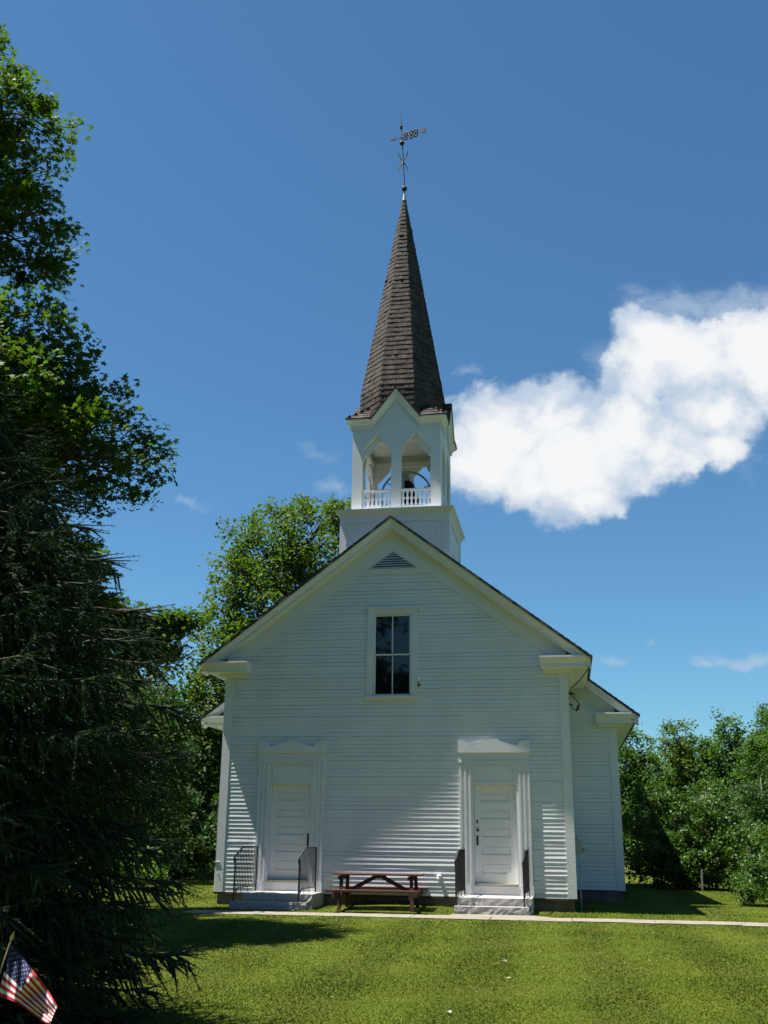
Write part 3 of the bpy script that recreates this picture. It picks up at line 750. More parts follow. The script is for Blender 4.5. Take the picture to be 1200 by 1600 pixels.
def iron_rail(x, dx, par):
    """posts, sloping top rail with a scroll, bottom rail and balusters"""
    mb = MB(); yb, yf = -.10, -1.20; X = lambda y: x+dx*(y-yb)/(yf-yb)
    mb.box(X(yb)-.013, X(yb)+.013, yb-.013, yb+.013, .302, 1.20); mb.box(X(yf)-.014, X(yf)+.014, yf-.014, yf+.014, .152, .99)
    def ztop(y): return 1.205 if y > -.86 else 1.205-(-.86-y)*.50
    mb.beam((X(yb)+.0, yb+.014, 1.21), (X(-.86), -.86, 1.21), .034, .018); mb.beam((X(-.86), -.86, 1.21), (X(-1.22), -1.22, 1.03), .034, .018)
    mb.tube([(X(-1.22), -1.22, 1.03), (X(-1.25), -1.25, 1.0), (X(-1.26), -1.255, .95), (X(-1.24), -1.235, .905), (X(-1.20), -1.205, .90)], [.016,.018,.02,.018,.012], 8)
    mb.beam((X(yb), yb, .40), (X(-.98), -.98, .40), .028, .014); mb.beam((X(-.98), -.98, .40), (X(yf), yf, .29), .028, .014)
    n = 13
    for q in range(1, n+1):
        y = yb+(yf-yb)*q/(n+1); mb.beam((X(y), y, .40 if y > -.98 else .33), (X(y), y, ztop(y)), .012, .012, up=(1,0,0))
    for q in (.38, .70): y = yb+(yf-yb)*q; mb.beam((X(y), y, .302), (X(y), y, .40), .011, .011, up=(1,0,0))
    return loc(mb, 'railing', BLACKM, par)
def steps(name_loc, x0, x1, lx0, lx1, label, rails):
    t = empty('stone_steps', name_loc); tag(t, label, 'steps')
    o = loc(rough_block(x0, x1, -1.06, -.001, -.05, .300), 'top_step', GRAN, t)
    loc(rough_block(lx0, lx1, -1.30, -1.075, -.08, .152), 'lower_step', GRAN, t)
    for x, dx in rails: iron_rail(x, dx, t)
steps((-2.2, -.6, 0), -2.95, -1.455, -3.14, -1.52, 'granite steps with two black iron railings under the left church door', [(-2.95, -.14), (-1.62, -.09)])
steps((2.25, -.6, 0), 1.55, 3.03, 1.50, 2.97, 'sunlit granite steps with two black iron railings under the right church door', [(1.60, -.07), (2.94, -.06)])

# ------------------------------------------------------------------ picnic table
PX, PY, PZ = -.10, -.85, .0
pt = empty('picnic_table', (PX, PY, PZ)); tag(pt, 'brown painted wooden picnic table with attached benches against the church front', 'picnic table')
L2 = .90
def pbox(mb, a, b, c, d, e, f): mb.box(PX+a, PX+b, PY+c, PY+d, PZ+e, PZ+f)
mb = MB()
for q in range(5): y = -.36+q*.146; pbox(mb, -L2+rnd.uniform(-.006,.006), L2+rnd.uniform(-.006,.006), y, y+.138, .690+rnd.uniform(0,.003), .720)
o = loc(mb, 'table_top', TABLE, pt)
for s in (-1, 1):
    mb = MB()
    for q in range(2): y = s*.72-.14+q*.146; pbox(mb, -L2-.03, L2+.01, y, y+.136, .392, .430)
    loc(mb, 'bench', TABLE, pt)
for s in (-1, 1):
    xx = s*.72
    for t in (-1, 1):
        mb = MB(); mb.beam((PX+xx+.0, PY+t*.30, PZ+.68), (PX+xx+s*.03, PY+t*.40, PZ-.03), .04, .07, up=(1,0,0)); loc(mb, 'leg', TABLE, pt)
    mb = MB(); pbox(mb, xx-.07, xx-.03, -.36, .36, .60, .680); loc(mb, 'top_batten', TABLE, pt)
    mb = MB(); pbox(mb, xx-.075 if s < 0 else xx+.028, xx-.03 if s < 0 else xx+.073, -.86, .86, .275, .390); loc(mb, 'bench_support', TABLE, pt)
    mb = MB(); mb.beam((PX+s*.08, PY, PZ+.655), (PX+s*.66, PY, PZ+.36), .04, .08); loc(mb, 'brace', TABLE, pt)
mb = MB(); pbox(mb, -.10, .10, -.33, .33, .64, .680); loc(mb, 'centre_batten', TABLE, pt)

# ------------------------------------------------------------------ small flag
def onplane(u, v, y):
    d = px_dir(u, v); t = (y-CAM.y)/d.y; return CAM+d*t
fl = empty('flag', (.50, -17.0, 0)); tag(fl, 'small American flag on a thin wooden stick below the spruce boughs', 'flag')
tip = Vector((.622, -17.0, .955)); low = Vector((.53, -17.0, .62)); base = low+(low-tip)*1.86
mb = MB(); mb.tube([base, low, tip-(tip-low)*.12], .0048, 8); loc(mb, 'stick', mat('stick_wood', (.45,.36,.24), .6), fl)
mb = MB(); dd = (tip-low).normalized(); mb.tube([tip-dd*.055, tip-dd*.045, tip-dd*.03, tip-dd*.02, tip], [.005,.010,.011,.007,.002], 8); loc(mb, 'finial', mat('gold_paint', (.55,.38,.12), .4), fl)
FU, FV = 39, 26
top = [(17.5,1474),(34,1494),(49,1513),(62,1529),(75,1547),(90,1572)]; bot = [(-3,1556),(14,1562),(28,1568),(42,1578),(58,1590),(78,1603)]
def poly(P, s):
    q = s*(len(P)-1); i = min(int(q), len(P)-2); f = q-i; return (P[i][0]*(1-f)+P[i+1][0]*f, P[i][1]*(1-f)+P[i+1][1]*f)
def fsurf(s, t):
    a, b = poly(top, s), poly(bot, s); sag = 9*math.sin(math.pi*t)*s*(1-s)*1.2
    u = a[0]*(1-t)+b[0]*t - 10*math.sin(math.pi*t)*s*(1.1-s); v = a[1]*(1-t)+b[1]*t + sag
    ph = s*9.5 + t*2.0
    y = -17.0 + .040*math.sin(ph+.6*math.sin(t*4))*min(1, s*3) + .022*math.sin(s*19+t*6)*s + .006*math.sin(s*41-t*9) - .05*s
    return onplane(u, v, y)
mb = MB(); grid = [[fsurf(i/FU, j/FV) for i in range(FU+1)] for j in range(FV+1)]
for j in range(FV):
    for i in range(FU):
        st = j//2; canton = i < 16 and st < 7
        mb.cur = 2 if canton else (0 if st % 2 == 0 else 1)
        mb.add([grid[j][i], grid[j][i+1], grid[j+1][i+1], grid[j+1][i]], [(0,1,2,3)])
mb.cur = 1
for r_ in range(9):
    for c_ in range(6 if r_ % 2 == 0 else 5):
        s = (.5+c_+(0 if r_ % 2 == 0 else .5))/6*(16/FU); t = (r_+.9)/9.8*(14/FV)
        for off in (-.0014, .0014):
            pts = []
            for k in range(10):
                rr = .0155 if k % 2 == 0 else .0062; a = math.pi*k/5
                p = fsurf(s+rr*math.sin(a)*.62, t-rr*math.cos(a)); p.y += off; pts.append(p)
            cn = fsurf(s, t); cn.y += off
            mb.add([cn]+pts, [(0, k+1, (k+1) % 10+1) for k in range(10)])
fm = [mat('flag_red', (.42,.018,.03), .75, trans=.0), mat('flag_white', (.72,.72,.72), .75), mat('flag_blue', (.014,.02,.085), .75)]
o = loc(mb, 'cloth', fm, fl)

# wooden stake by the shrubs
st_ = MB(); st_.beam((7.53, 9.7, -.1), (7.55, 9.7, .55), .045, .045, up=(1,0,0)); st_.prism([(7.53,.55),(7.575,.55),(7.555,.62)], 9.68, 9.72); sk = st_.build('wooden_stake', PALEBARK); tag(sk, 'thin pale wooden stake in front of the shrubs right of the church', 'stake')

# ------------------------------------------------------------------ foliage
def frames(n, rs, tilt, up=None):
    """random leaf frames whose normals lean from up by about tilt"""
    nr = rs.normal(0, tilt, (n, 3)); nr[:, 2] = 1.0
    if up is not None: nr += up
    nr /= np.linalg.norm(nr, axis=1)[:, None]
    r_ = rs.normal(size=(n, 3)); t = r_-nr*(r_*nr).sum(1)[:, None]; t /= np.linalg.norm(t, axis=1)[:, None]
    return t, np.cross(nr, t), nr
MAPLE_T = [(0,0,0)]
for k, (an, ln, w) in enumerate(((90,1.0,.30),(38,.86,.26),(142,.86,.26),(-18,.55,.22),(198,.55,.22))):
    a = R(an); d = np.array([math.cos(a), math.sin(a)]); pth = np.array([-d[1], d[0]])
    MAPLE_T += [(*(d*ln*.52+pth*w*.8), .05), (*(d*ln), -.10), (*(d*ln*.52-pth*w*.8), .05)]
MAPLE_F = [(0, 3*k+3, 3*k+2, 3*k+1) for k in range(5)]
OVAL_T = [(0,0,0),(.34,.42,.06),(0,1,-.10),(-.34,.42,.06)]; OVAL_F = [(0,1,2,3)]
BROAD_T = [(0,0,0),(.36,.22,.06),(.30,.68,.05),(0,1,-.1),(-.30,.68,.05),(-.36,.22,.06)]; BROAD_F = [(0,1,2,3),(0,3,4,5)]
def leaves(pos, size, rs, tilt, tmpl, faces, up=None):
    n = len(pos); t, b, nr = frames(n, rs, tilt, up); T = np.array(tmpl, float)
    sz = (size*rs.uniform(.6, 1.25, n))[:, None]
    V = np.concatenate([pos+sz*(t*x+b*(y-.4)+nr*z) for x, y, z in T]).reshape(len(T), n, 3).transpose(1, 0, 2).reshape(-1, 3)
    F = (np.arange(n)[:, None, None]*len(T)+np.array(faces)[None]).reshape(-1, len(faces[0]))
    return V, F
def branch_pts(a, b, rs, n=5, sag=.0, wob=.08):
    a, b = np.array(a, float), np.array(b, float); L_ = np.linalg.norm(b-a); out = []
    for k in range(n+1):
        f = k/n; p = a*(1-f)+b*f; w = math.sin(math.pi*f)
        p = p+rs.normal(0, wob*L_, 3)*w*.5; p[2] += sag*L_*w; out.append(tuple(p))
    return out
def tree(name, label, cat, base, blobs_, nclu, nleaf, lsize, crad, lm, bark, seed, trunk_r, trunk_top, tmpl=(OVAL_T, OVAL_F), tilt=.55, flat_=.55, group=None, shell=.5, lean=(0,0), trunks=None, twig_frac=.35, aspect=1.0):
    rs = np.random.RandomState(seed); root = empty(name, base); tag(root, label, cat, group)
    B = np.array(base, float); mb = MB()
    tops = trunks or [((0,0), trunk_top)]
    axes = []
    for (tx, ty), tt in tops:
        P = branch_pts(B+[tx*.15, ty*.15, -.15], B+[lean[0]+tx, lean[1]+ty, tt], rs, 7, 0, .02)
        r_ = [trunk_r*(1.25 if k == 0 else 1)*(1-.75*k/7) for k in range(8)]; mb.tube(P, r_, 9); axes.append(np.array(P))
    clus = []; tot = sum(b[3]*b[4]*b[5] for b in blobs_)**1.0
    wts = [(b[3]*b[4]*b[5])**.72*(b[6] if len(b) > 6 else 1) for b in blobs_]; sw = sum(wts)
    for b_, w in zip(blobs_, wts):
        c = B+np.array(b_[:3]); rad = np.array(b_[3:6]); n = max(4, int(nclu*w/sw))
        ax = axes[rs.randint(len(axes))]; cand = ax[ax[:, 2] < c[2]-.05*rad[2]]; st0 = cand[-1] if len(cand) else ax[1]
        limb = branch_pts(st0, c, rs, 5, .05, .08); lr = trunk_r*.38; mb.tube(limb, [lr*(1-.13*k) for k in range(6)], 6); limb = np.array(limb)
        d = rs.normal(size=(n, 3)); d /= np.linalg.norm(d, axis=1)[:, None]; rr = shell+(1-shell)*np.sqrt(rs.uniform(size=n)); rr *= 1+rs.normal(0, .07, n)
        pts = c+d*rad*rr[:, None]; pts = pts[pts[:, 2] > B[2]+crad*.4]; clus.append(pts)
        for p in pts[rs.uniform(size=len(pts)) < twig_frac]:
            s_ = limb[2+rs.randint(4)]; mb.tube(branch_pts(s_, p, rs, 3, .06, .07), [lr*.28, lr*.2, lr*.14, lr*.05], 4)
    mb_o = loc(mb, 'trunk', bark, root, True)
    K = np.concatenate(clus); m = len(K); per = rs.poisson(nleaf, m); idx = np.repeat(np.arange(m), per)
    sc = rs.uniform(.65, 1.35, m)[idx][:, None]
    off = rs.normal(size=(len(idx), 3)); off /= np.linalg.norm(off, axis=1)[:, None]; off *= (rs.uniform(size=len(idx))**.5)[:, None]
    pos = K[idx]+off*sc*np.array([crad, crad, crad*flat_*aspect]); cdir = rs.normal(0, .35, (m, 3))[idx]; cdir[:, 2] = 0
    V, F = leaves(pos, lsize, rs, tilt, *tmpl, up=cdir)
    o = np_mesh('crown', V, F, lm); o.parent = root; o.matrix_parent_inverse = Matrix.Translation(-Vector(base))
    return root
MP = (MAPLE_T, MAPLE_F); BR = (BROAD_T, BROAD_F)
# big maple at the left: blobs are relative to the foot of the trunk
mbase = (-9.6, -7.2, 0)
def mb_(x, y, z, rx, ry, rz, wt=1): return (x-mbase[0], y-mbase[1], z, rx, ry, rz, wt)
tree('maple_tree', 'tall dark maple with lobed leaves rising out of frame behind the spruce', 'tree', mbase, [
    mb_(-8.2,-7,16.4,1.55,1.8,1.5), mb_(-6.9,-7,15.2,1.3,1.6,.6), mb_(-6.95,-6.9,12.9,1.5,2.0,.85), mb_(-8.6,-6.5,11.2,1.9,3,1.3), mb_(-6.25,-7.2,9.8,1.8,2.2,1.0),
    mb_(-6.1,-6.6,8.9,2.1,2.4,1.1), mb_(-4.65,-7.1,7.95,1.85,2.2,.9), mb_(-6.3,-8.6,8.0,2.1,2.2,1.7), mb_(-6.0,-6.8,6.1,1.85,2.4,.6), mb_(-5.1,-7.0,5.5,1.3,1.8,.35), mb_(-5.2,-7.1,4.6,1.0,1.1,.3), mb_(-7.0,-7.0,7.2,1.8,2.2,2.4), mb_(-7.6,-7.2,13.6,1.5,1.5,1.6),
    mb_(-4.7,-1.70,5.95,.50,.40,.20,7), mb_(-5.0,-1.75,5.25,.60,.40,.18,5), mb_(-5.45,-2.05,5.6,.7,.6,.25,4), mb_(-5.95,-2.3,6.0,.8,.7,.3,3), mb_(-6.3,-2.9,5.5,.9,.9,.35,2), mb_(-5.9,-2.2,5.0,.7,.6,.2,3), mb_(-10.5,-6,12,2.6,3,3.6), mb_(-12,-7,8,2.6,3,3), mb_(-9.0,-4.6,7.2,2.4,2.4,2.0), mb_(-7.6,-3.9,6.3,1.6,1.4,1.0), mb_(-8.2,-7.5,4.4,2.2,2.6,.8), mb_(-6.9,-3.2,6.9,1.0,1.1,.9)],
    2950, 44, .095, .42, LEAF_MAPLE, BARK, 11, .34, 15, MP, tilt=.6, flat_=.5, shell=.45)
# tall tree behind the church
tree('ash_tree', 'tall bright green broadleaf tree standing behind the left roof slope', 'tree', (-7.4, 17.5, 0), [
    (1.3,0,12.9,1.9,2.2,2.3), (-.9,0,12.6,1.9,2.2,2.2), (-2.1,0,11.0,1.4,2,2.2), (-2.2,0,8.6,1.5,2,1.7), (-2.5,-.5,6.8,1.3,2,1.5), (.5,-1,9.8,2.8,2.4,2.8), (3.0,0,11.2,1.5,2,2.3), (2.4,0,8.5,2.4,2.2,2.4), (-1.2,-1.2,6.6,2.6,2.2,2.4), (2.5,0,14.2,.8,.8,.9), (-2.6,-1,4.2,1.4,1.8,1.6),(-1.2,-.5,3.6,2.2,1.8,1.8), (.3,.2,14.4,1.1,1.2,.8)],
    1150, 46, .145, .5, LEAF_ASH, BARK, 21, .26, 12.5, BR, tilt=.7, flat_=.85, shell=.42)
tree('broadleaf_tree', 'rounded mid-height tree left of the church between spruce and tall ash', 'tree', (-9.6, 8.5, 0), [
    (-.1,0,4.8,1.1,1.6,1.3), (-.9,0,4.3,1.6,1.8,1.4), (.6,0,3.6,1.3,1.5,1.3), (-1.0,0,2.8,1.7,1.5,1.3), (.3,.3,2.2,1.4,1.3,.9), (-1.0,0,5.6,.8,.9,.7)],
    420, 40, .13, .42, LEAF_DARK, BARK, 22, .13, 5.4, BR, tilt=.7, flat_=.8)
for q, (x, y, hgt, lb, lm) in enumerate([(-12.5,15,9.5,'dark woodland tree at the far left edge behind the maple',LEAF_DARK), (-9.3,21,7.5,'dark woodland tree beyond the lawn just left of the church corner',LEAF_DARK), (-15.5,24,9,'shaded woodland tree at the back of the left lawn',LEAF_DARK), (-6.8,25,7,'dark woodland tree hidden mostly behind the church left side',LEAF_DARK)]):
    tree('woodland_tree', lb, 'tree', (x, y, 0), [(0,0,hgt*.75,hgt*.27,hgt*.27,hgt*.25), (-1,0,hgt*.5,hgt*.32,hgt*.3,hgt*.25), (1,0,hgt*.42,hgt*.3,hgt*.3,hgt*.25), (0,-.5,hgt*.2,hgt*.36,hgt*.3,hgt*.2)], 300, 34, .22, .6, lm, BARK, 30+q, .15, hgt*.75, BR, tilt=.7, flat_=.8, group='dark trees beyond the left lawn')
tree('sapling', 'small sapling with bright yellow-green leaves at the edge of the left lawn', 'sapling', (-6.6, 2.8, 0), [(.05,0,.95,.34,.3,.22), (-.2,0,.65,.3,.3,.18), (.2,0,.6,.22,.2,.15)], 26, 16, .075, .14, LEAF_BRIGHT, BARK, 41, .012, .9, BR, tilt=.5)
tree('bush', 'sunlit leafy bush at the foot of the broadleaf tree on the left', 'bush', (-8.2, 5.4, 0), [(0,0,.75,.8,.7,.6), (.5,0,.45,.6,.5,.35), (-.6,0,.5,.6,.5,.4)], 60, 30, .075, .2, LEAF_MID, BARK, 42, .02, .7, BR, tilt=.7, flat_=.8)
tree('bush', 'low dark bush close to the left corner of the church', 'bush', (-6.4, 8.3, 0), [(0,0,.45,.6,.6,.35), (-.5,0,.3,.5,.5,.25)], 40, 30, .075, .2, LEAF_DARK, BARK, 43, .02, .4, BR, tilt=.7, flat_=.8)
for q, (x, y, h_, w, lb) in enumerate([(-7.3,12.2,3.4,1.2,'dark shrub in deep shade just left of the church side wall'), (-9.2,11.6,3.0,1.3,'dark shrub behind the sunlit left bush'), (-11.2,12.5,3.6,1.4,'dark shrub deep in the shade behind the spruce tips'), (-6.4,15.5,3.6,1.2,'dark shrub farthest back along the left church wall')]):
    tree('shrub', lb, 'shrub', (x, y, 0), [(0,0,h_*.75,w*.7,w*.6,h_*.2), (-w*.4,0,h_*.45,w*.8,w*.7,h_*.22), (w*.4,-.1,h_*.4,w*.8,w*.7,h_*.22), (0,-.2,h_*.2,w,w*.8,h_*.17), (-w*.5,0,h_*.12,w*.8,w*.7,h_*.1), (w*.5,0,h_*.12,w*.8,w*.7,h_*.1)], 230, 36, .12, .32, LEAF_DARK, BARK, 90+q, .03, h_*.7, BR, tilt=.75, flat_=.9, group='dark shrubs behind the left lawn')
# right side: back row of trees
RT = [(6.6,24,6.3,1.7,LEAF_MID,'grey-green tree showing just past the right eave of the church'), (8.9,26,6.9,1.8,LEAF_ASH,'low round tree second from the church in the right back row'), (10.9,25,7.1,1.35,LEAF_MID,'narrow dark tree whose tip stands highest in the middle of the right back row'),
      (12.5,22,6.6,1.9,LEAF_MID,'broad leafy tree at the right edge of the picture'), (13.1,28,7.7,1.2,LEAF_MID,'slim pointed tree behind the broad one at the right edge'), (15.5,25,6.9,2.0,LEAF_MID,'tree standing just past the right edge of the back row')]
for q, (x, y, h_, w, lm, lb) in enumerate(RT):
    tree('background_tree', lb, 'tree', (x, y, 0), [(0,0,h_*.84,w*.42,w*.45,h_*.13), (-w*.3,0,h_*.66,w*.7,w*.7,h_*.18), (w*.35,0,h_*.6,w*.7,w*.7,h_*.17), (0,-.3,h_*.42,w,w*.9,h_*.2), (-.3,0,h_*.2,w*1.1,w,h_*.18), (.6,0,h_*.25,w,w,h_*.16)], 620, 42, .115, .36, lm, BARK if q % 2 else PALEBARK, 50+q, .09, h_*.85, BR, tilt=.75, flat_=.9, group='trees in the right back row')
SHB = [(6.55,11.6,3.5,1.05,LEAF_LILAC,'tall shrub in the shade of the church wall'), (8.0,11.2,3.35,1.2,LEAF_LILAC,'large pale green shrub rising over the lawn beyond the church shadow'), (9.9,12.6,3.9,1.5,LEAF_DARK,'tall dark shrub with pale stems showing inside it'), (7.2,9.9+1.0,1.9,.9,LEAF_LILAC,'lower shrub right behind the wooden stake'), (9.3,10.4,1.9,1.1,LEAF_LILAC,'spreading shrub between the stake and the round bush'), (11.3,11.0,2.5,1.5,LEAF_ASH,'light green shrub at the right edge behind the round bush')]
for q, (x, y, h_, w, lm, lb) in enumerate(SHB):
    tree('shrub', lb, 'shrub', (x, y, 0), [(0,0,h_*.8,w*.6,w*.6,h_*.17), (-w*.4,0,h_*.6,w*.6,w*.7,h_*.2), (w*.4,-.1,h_*.55,w*.65,w*.7,h_*.22), (0,-.2,h_*.35,w*.9,w*.8,h_*.22), (-w*.35,0,h_*.16,w*.7,w*.7,h_*.14), (w*.4,0,h_*.16,w*.7,w*.7,h_*.14)], 230, 36, .085, .26, lm, PALEBARK, 70+q, .03, h_*.8, BR, tilt=.75, flat_=.8, trunks=[((-w*.4,0), h_*.8), ((w*.4,.1), h_*.7), ((0,-.2), h_*.85)], group='shrubs right of the church')
tree('bush', 'round sunlit bush on the lawn at the right edge of the picture', 'bush', (8.55, 3.6, 0), [(0,0,1.05,.75,.7,.42), (-.45,-.1,.6,.6,.6,.38), (.5,0,.65,.7,.7,.45), (0,-.3,.35,.95,.7,.28), (-.6,-.2,.28,.5,.5,.2)], 170, 34, .07, .2, LEAF_LILAC, BARK, 81, .025, .8, BR, tilt=.75, flat_=.8)
# far wood closing the horizon
rs = np.random.RandomState(5); n = 90000
ang = rs.uniform(-1.35, 1.35, n); dist = rs.uniform(60, 78, n); 
hh = 5.2+1.6*np.sin(ang*23)+1.3*np.sin(ang*57+1)+.9*np.sin(ang*131+2)
zz = hh*np.sqrt(rs.uniform(0, 1, n)); pos = np.stack([2+dist*np.sin(ang-.1), -23+dist*np.cos(ang-.1), zz], 1)
q = rs.randint(0, 4200, n); cen = pos[q]; pos = cen+rs.normal(0, .55, (n, 3)); pos[:, 2] = np.clip(pos[:, 2], .1, None)
V, F = leaves(pos, .42, rs, .8, BROAD_T, BROAD_F)
fw = np_mesh('far_wood', V, F, LEAF_DARK); tag(fw, 'far wood that closes the view behind the church', 'wood', kind='stuff')

ang = rs.uniform(-1.5, 1.5, 70000); dist = rs.uniform(24, 34, 70000); hh = 13.5+2.0*np.sin(ang*9)+1.8*np.sin(ang*23+1)-8*np.exp(-((ang+.32)/.35)**2)+1.5+9*np.clip(-ang*1.5-.2, 0, 1)  # wood added behind the camera, heights shaped to cut skylight on the church front
cen = np.stack([4+dist*np.sin(ang), -23-dist*np.cos(ang), hh*rs.uniform(0.03, 1, 70000)], 1)[rs.randint(0, 70000, 2600)]
pos = cen[rs.randint(0, 2600, 70000)]+rs.normal(0, .8, (70000, 3)); pos[:, 2] = np.clip(pos[:, 2], .1, None)
V, F = leaves(pos, .62, rs, .8, BROAD_T, BROAD_F)
bw = np_mesh('unseen_wood', V, F, LEAF_DARK); tag(bw, 'unseen wood behind the camera, shaped to cut skylight, mirrored in the window', 'wood', kind='stuff')

# ------------------------------------------------------------------ spruce in the left foreground
def spruce(base, seed):
    rs = np.random.RandomState(seed); B = np.array(base, float); root = empty('spruce_tree', base)
    tag(root, 'dark spruce with long drooping needled twigs filling the left foreground', 'tree')
    wood = MB(); P = [tuple(B+[rs.normal(0,.02), rs.normal(0,.02), z]) for z in np.linspace(-.1, 7.3, 9)]; wood.tube(P, [.15*(1-.11*k) for k in range(9)], 9)
    def Rz(z): return np.interp(z, [0, .3, 1.2, 2.3, 3.0, 3.9, 4.7, 5.6, 6.6, 7.4], [2.85, 2.85, 2.78, 2.72, 2.5, 1.95, 1.32, .8, .35, .05])
    tw_a, tw_b = [], []      # twig start and end
    z = .12
    while z < 7.0:
        nb = int(15 if z < 5 else 9); ph = rs.uniform(0, 6.28)
        for k in range(nb):
            a = ph+2*math.pi*k/nb+rs.normal(0, .12); d = np.array([math.cos(a), math.sin(a), 0]); R_ = Rz(z)*rs.uniform(.78, 1.05)
            toward = d[0]*.9-d[1]*.35    # branches on the hidden far side are made plainer
            if toward < -.75 and z < 6: 
                if rs.rand() < .6: continue
            zt0 = z+.25+.10*R_; pts = []
            m = 9; dz0 = rs.uniform(-.06, .06)
            for q in range(m+1):
                f = q/m; p = B+d*R_*f; p[2] = zt0-.16*R_*f-.20*R_*f*f+.14*R_*f**4+dz0*f; p += rs.normal(0, .012, 3); p[2] = max(p[2], .06); pts.append(p)
            pts = np.array(pts); wood.tube([tuple(p) for p in pts], [.026*(1-.085*q) for q in range(m+1)], 5)
            side = np.array([-d[1], d[0], 0])
            nt_ = int(R_*9)
            for q in range(nt_):
                f = .22+.78*(q+rs.rand())/nt_; i0 = min(int(f*m), m-1); p = pts[i0]+(pts[i0+1]-pts[i0])*(f*m-i0)
                sgn = 1 if q % 2 else -1; spread = rs.uniform(.5, 1.0)
                L1 = (.16+.40*(1-f)*1.0+.10*rs.rand())*(.8+.2*R_/3); v = d*rs.uniform(.5, .9)+side*sgn*spread; v /= np.linalg.norm(v)
                e = p+v*L1; e[2] -= L1*rs.uniform(.15, .45); e[2] = max(e[2], .05)
                if L1 > .33: wood.tube([tuple(p), tuple((p+e)/2+[0,0,.01]), tuple(e)], [.008, .006, .003], 4)
                tw_a.append(p); tw_b.append(e)
                # finger-like shoots off the side twig, hanging or spreading
                ns = 2+int(L1*7)
                for s_ in range(ns):
                    g = .25+.75*(s_+.5)/ns; pp = p+(e-p)*g; w_ = v*rs.uniform(.3, 1)+side*sgn*rs.uniform(-.8, .8)+d*.3+np.array([0, 0, -rs.uniform(.3, 2.4)]); w_ /= np.linalg.norm(w_)
                    l = rs.uniform(.14, .30); ee = pp+w_*l; ee[2] = max(ee[2], .03); tw_a.append(pp); tw_b.append(ee)
            tipd = pts[-1]-pts[-2]; tipd /= np.linalg.norm(tipd)
            for s_ in range(5):
                w_ = tipd+side*rs.uniform(-.7, .7)+np.array([0,0,rs.uniform(-.5,.35)]); w_ /= np.linalg.norm(w_); tw_a.append(pts[-1]-tipd*.03*s_); tw_b.append(pts[-1]+w_*rs.uniform(.2, .36))
        z += rs.uniform(.14, .20)
    A, E2 = np.array(tw_a), np.array(tw_b)
    # thin out twigs deep in the crown or on the hidden side
    ctr = (A+E2)/2; r_ = np.hypot(ctr[:,0]-B[0], ctr[:,1]-B[1]); Rr = Rz(ctr[:,2]); tow = ((ctr[:,0]-B[0])*.87-(ctr[:,1]-B[1])*.5)/np.maximum(r_, .1)
    keep = (rs.rand(len(A)) < np.where(r_ > .55*Rr, 1.0, .5)*np.where(tow < -.35, .35, 1.0)); A, E2 = A[keep], E2[keep]
    nT = len(A); D = E2-A; Ln = np.linalg.norm(D, axis=1); Dn = D/Ln[:, None]
    # twig sag curve is small; needles all round
    per = np.clip((Ln*170).astype(int), 16, 70); idx = np.repeat(np.arange(nT), per); m = len(idx)
    f = rs.uniform(0, 1, m); roll = rs.uniform(0, 2*math.pi, m); d = Dn[idx]
    ref = np.where(np.abs(d[:, 2:3]) > .9, np.array([[1., 0, 0]]), np.array([[0, 0, 1.]])); s1 = np.cross(d, ref); s1 /= np.linalg.norm(s1, axis=1)[:, None]; s2 = np.cross(d, s1)
    rad = s1*np.cos(roll)[:, None]+s2*np.sin(roll)[:, None]
    p = A[idx]+D[idx]*f[:, None]; nl = rs.uniform(.018, .030, m)[:, None]; tipv = rad*.75+d*.72; tp = p+tipv*nl
    wv_ = np.cross(tipv, rad+rs.normal(0, .3, (m, 3))); wv_ /= np.linalg.norm(wv_, axis=1)[:, None]; hw = .0034
    V = np.stack([p-wv_*hw, p+wv_*hw, tp], 1).reshape(-1, 3); F = np.arange(3*m).reshape(-1, 3)
    # twig cores as thin three-sided sticks, so each shoot is one green body
    n3 = []
    ref = np.where(np.abs(Dn[:, 2:3]) > .9, np.array([[1., 0, 0]]), np.array([[0, 0, 1.]])); s1 = np.cross(Dn, ref); s1 /= np.linalg.norm(s1, axis=1)[:, None]; s2 = np.cross(Dn, s1)
    for k in range(3):
        a = 2*math.pi*k/3; n3.append(A+(s1*math.cos(a)+s2*math.sin(a))*.0135)
    VC = np.stack(n3+[E2], 1).reshape(-1, 3); b0 = np.arange(nT)[:, None]*4+len(V)
    E2 = A+D*.93
    FC = np.concatenate([b0+np.array([[0,1,3]]), b0+np.array([[1,2,3]]), b0+np.array([[2,0,3]])])
    V = np.concatenate([V, VC]); F = np.concatenate([F, FC])
    nb_ = 130000; zz = rs.uniform(.05, 6.8, nb_); aa = rs.uniform(0, 6.283, nb_); rr_ = Rz(zz)*np.sqrt(rs.uniform(.0, .72, nb_)); pb = np.stack([B[0]+rr_*np.cos(aa), B[1]+rr_*np.sin(aa), zz], 1)
    dd = np.stack([np.cos(aa), np.sin(aa), np.full(nb_, -.5)], 1)+rs.normal(0, .5, (nb_, 3)); dd /= np.linalg.norm(dd, axis=1)[:, None]; sd2 = rs.normal(size=(nb_, 3)); sd2 -= dd*(sd2*dd).sum(1)[:, None]; sd2 /= np.linalg.norm(sd2, axis=1)[:, None]
    VB = np.stack([pb-sd2*.012, pb+sd2*.012, pb+dd*.11], 1).reshape(-1, 3); FB = np.arange(3*nb_).reshape(-1, 3)+len(V)
    V = np.concatenate([V, VB]); F = np.concatenate([F, FB])
    loc(wood, 'trunk', TWIGW, root)
    o = np_mesh('needles', V, F, NEEDLE); o.parent = root; o.matrix_parent_inverse = Matrix.Translation(-Vector(base))
    print('spruce twigs', nT, 'needles', m)
spruce((-2.05, -15.4, 0), 3)

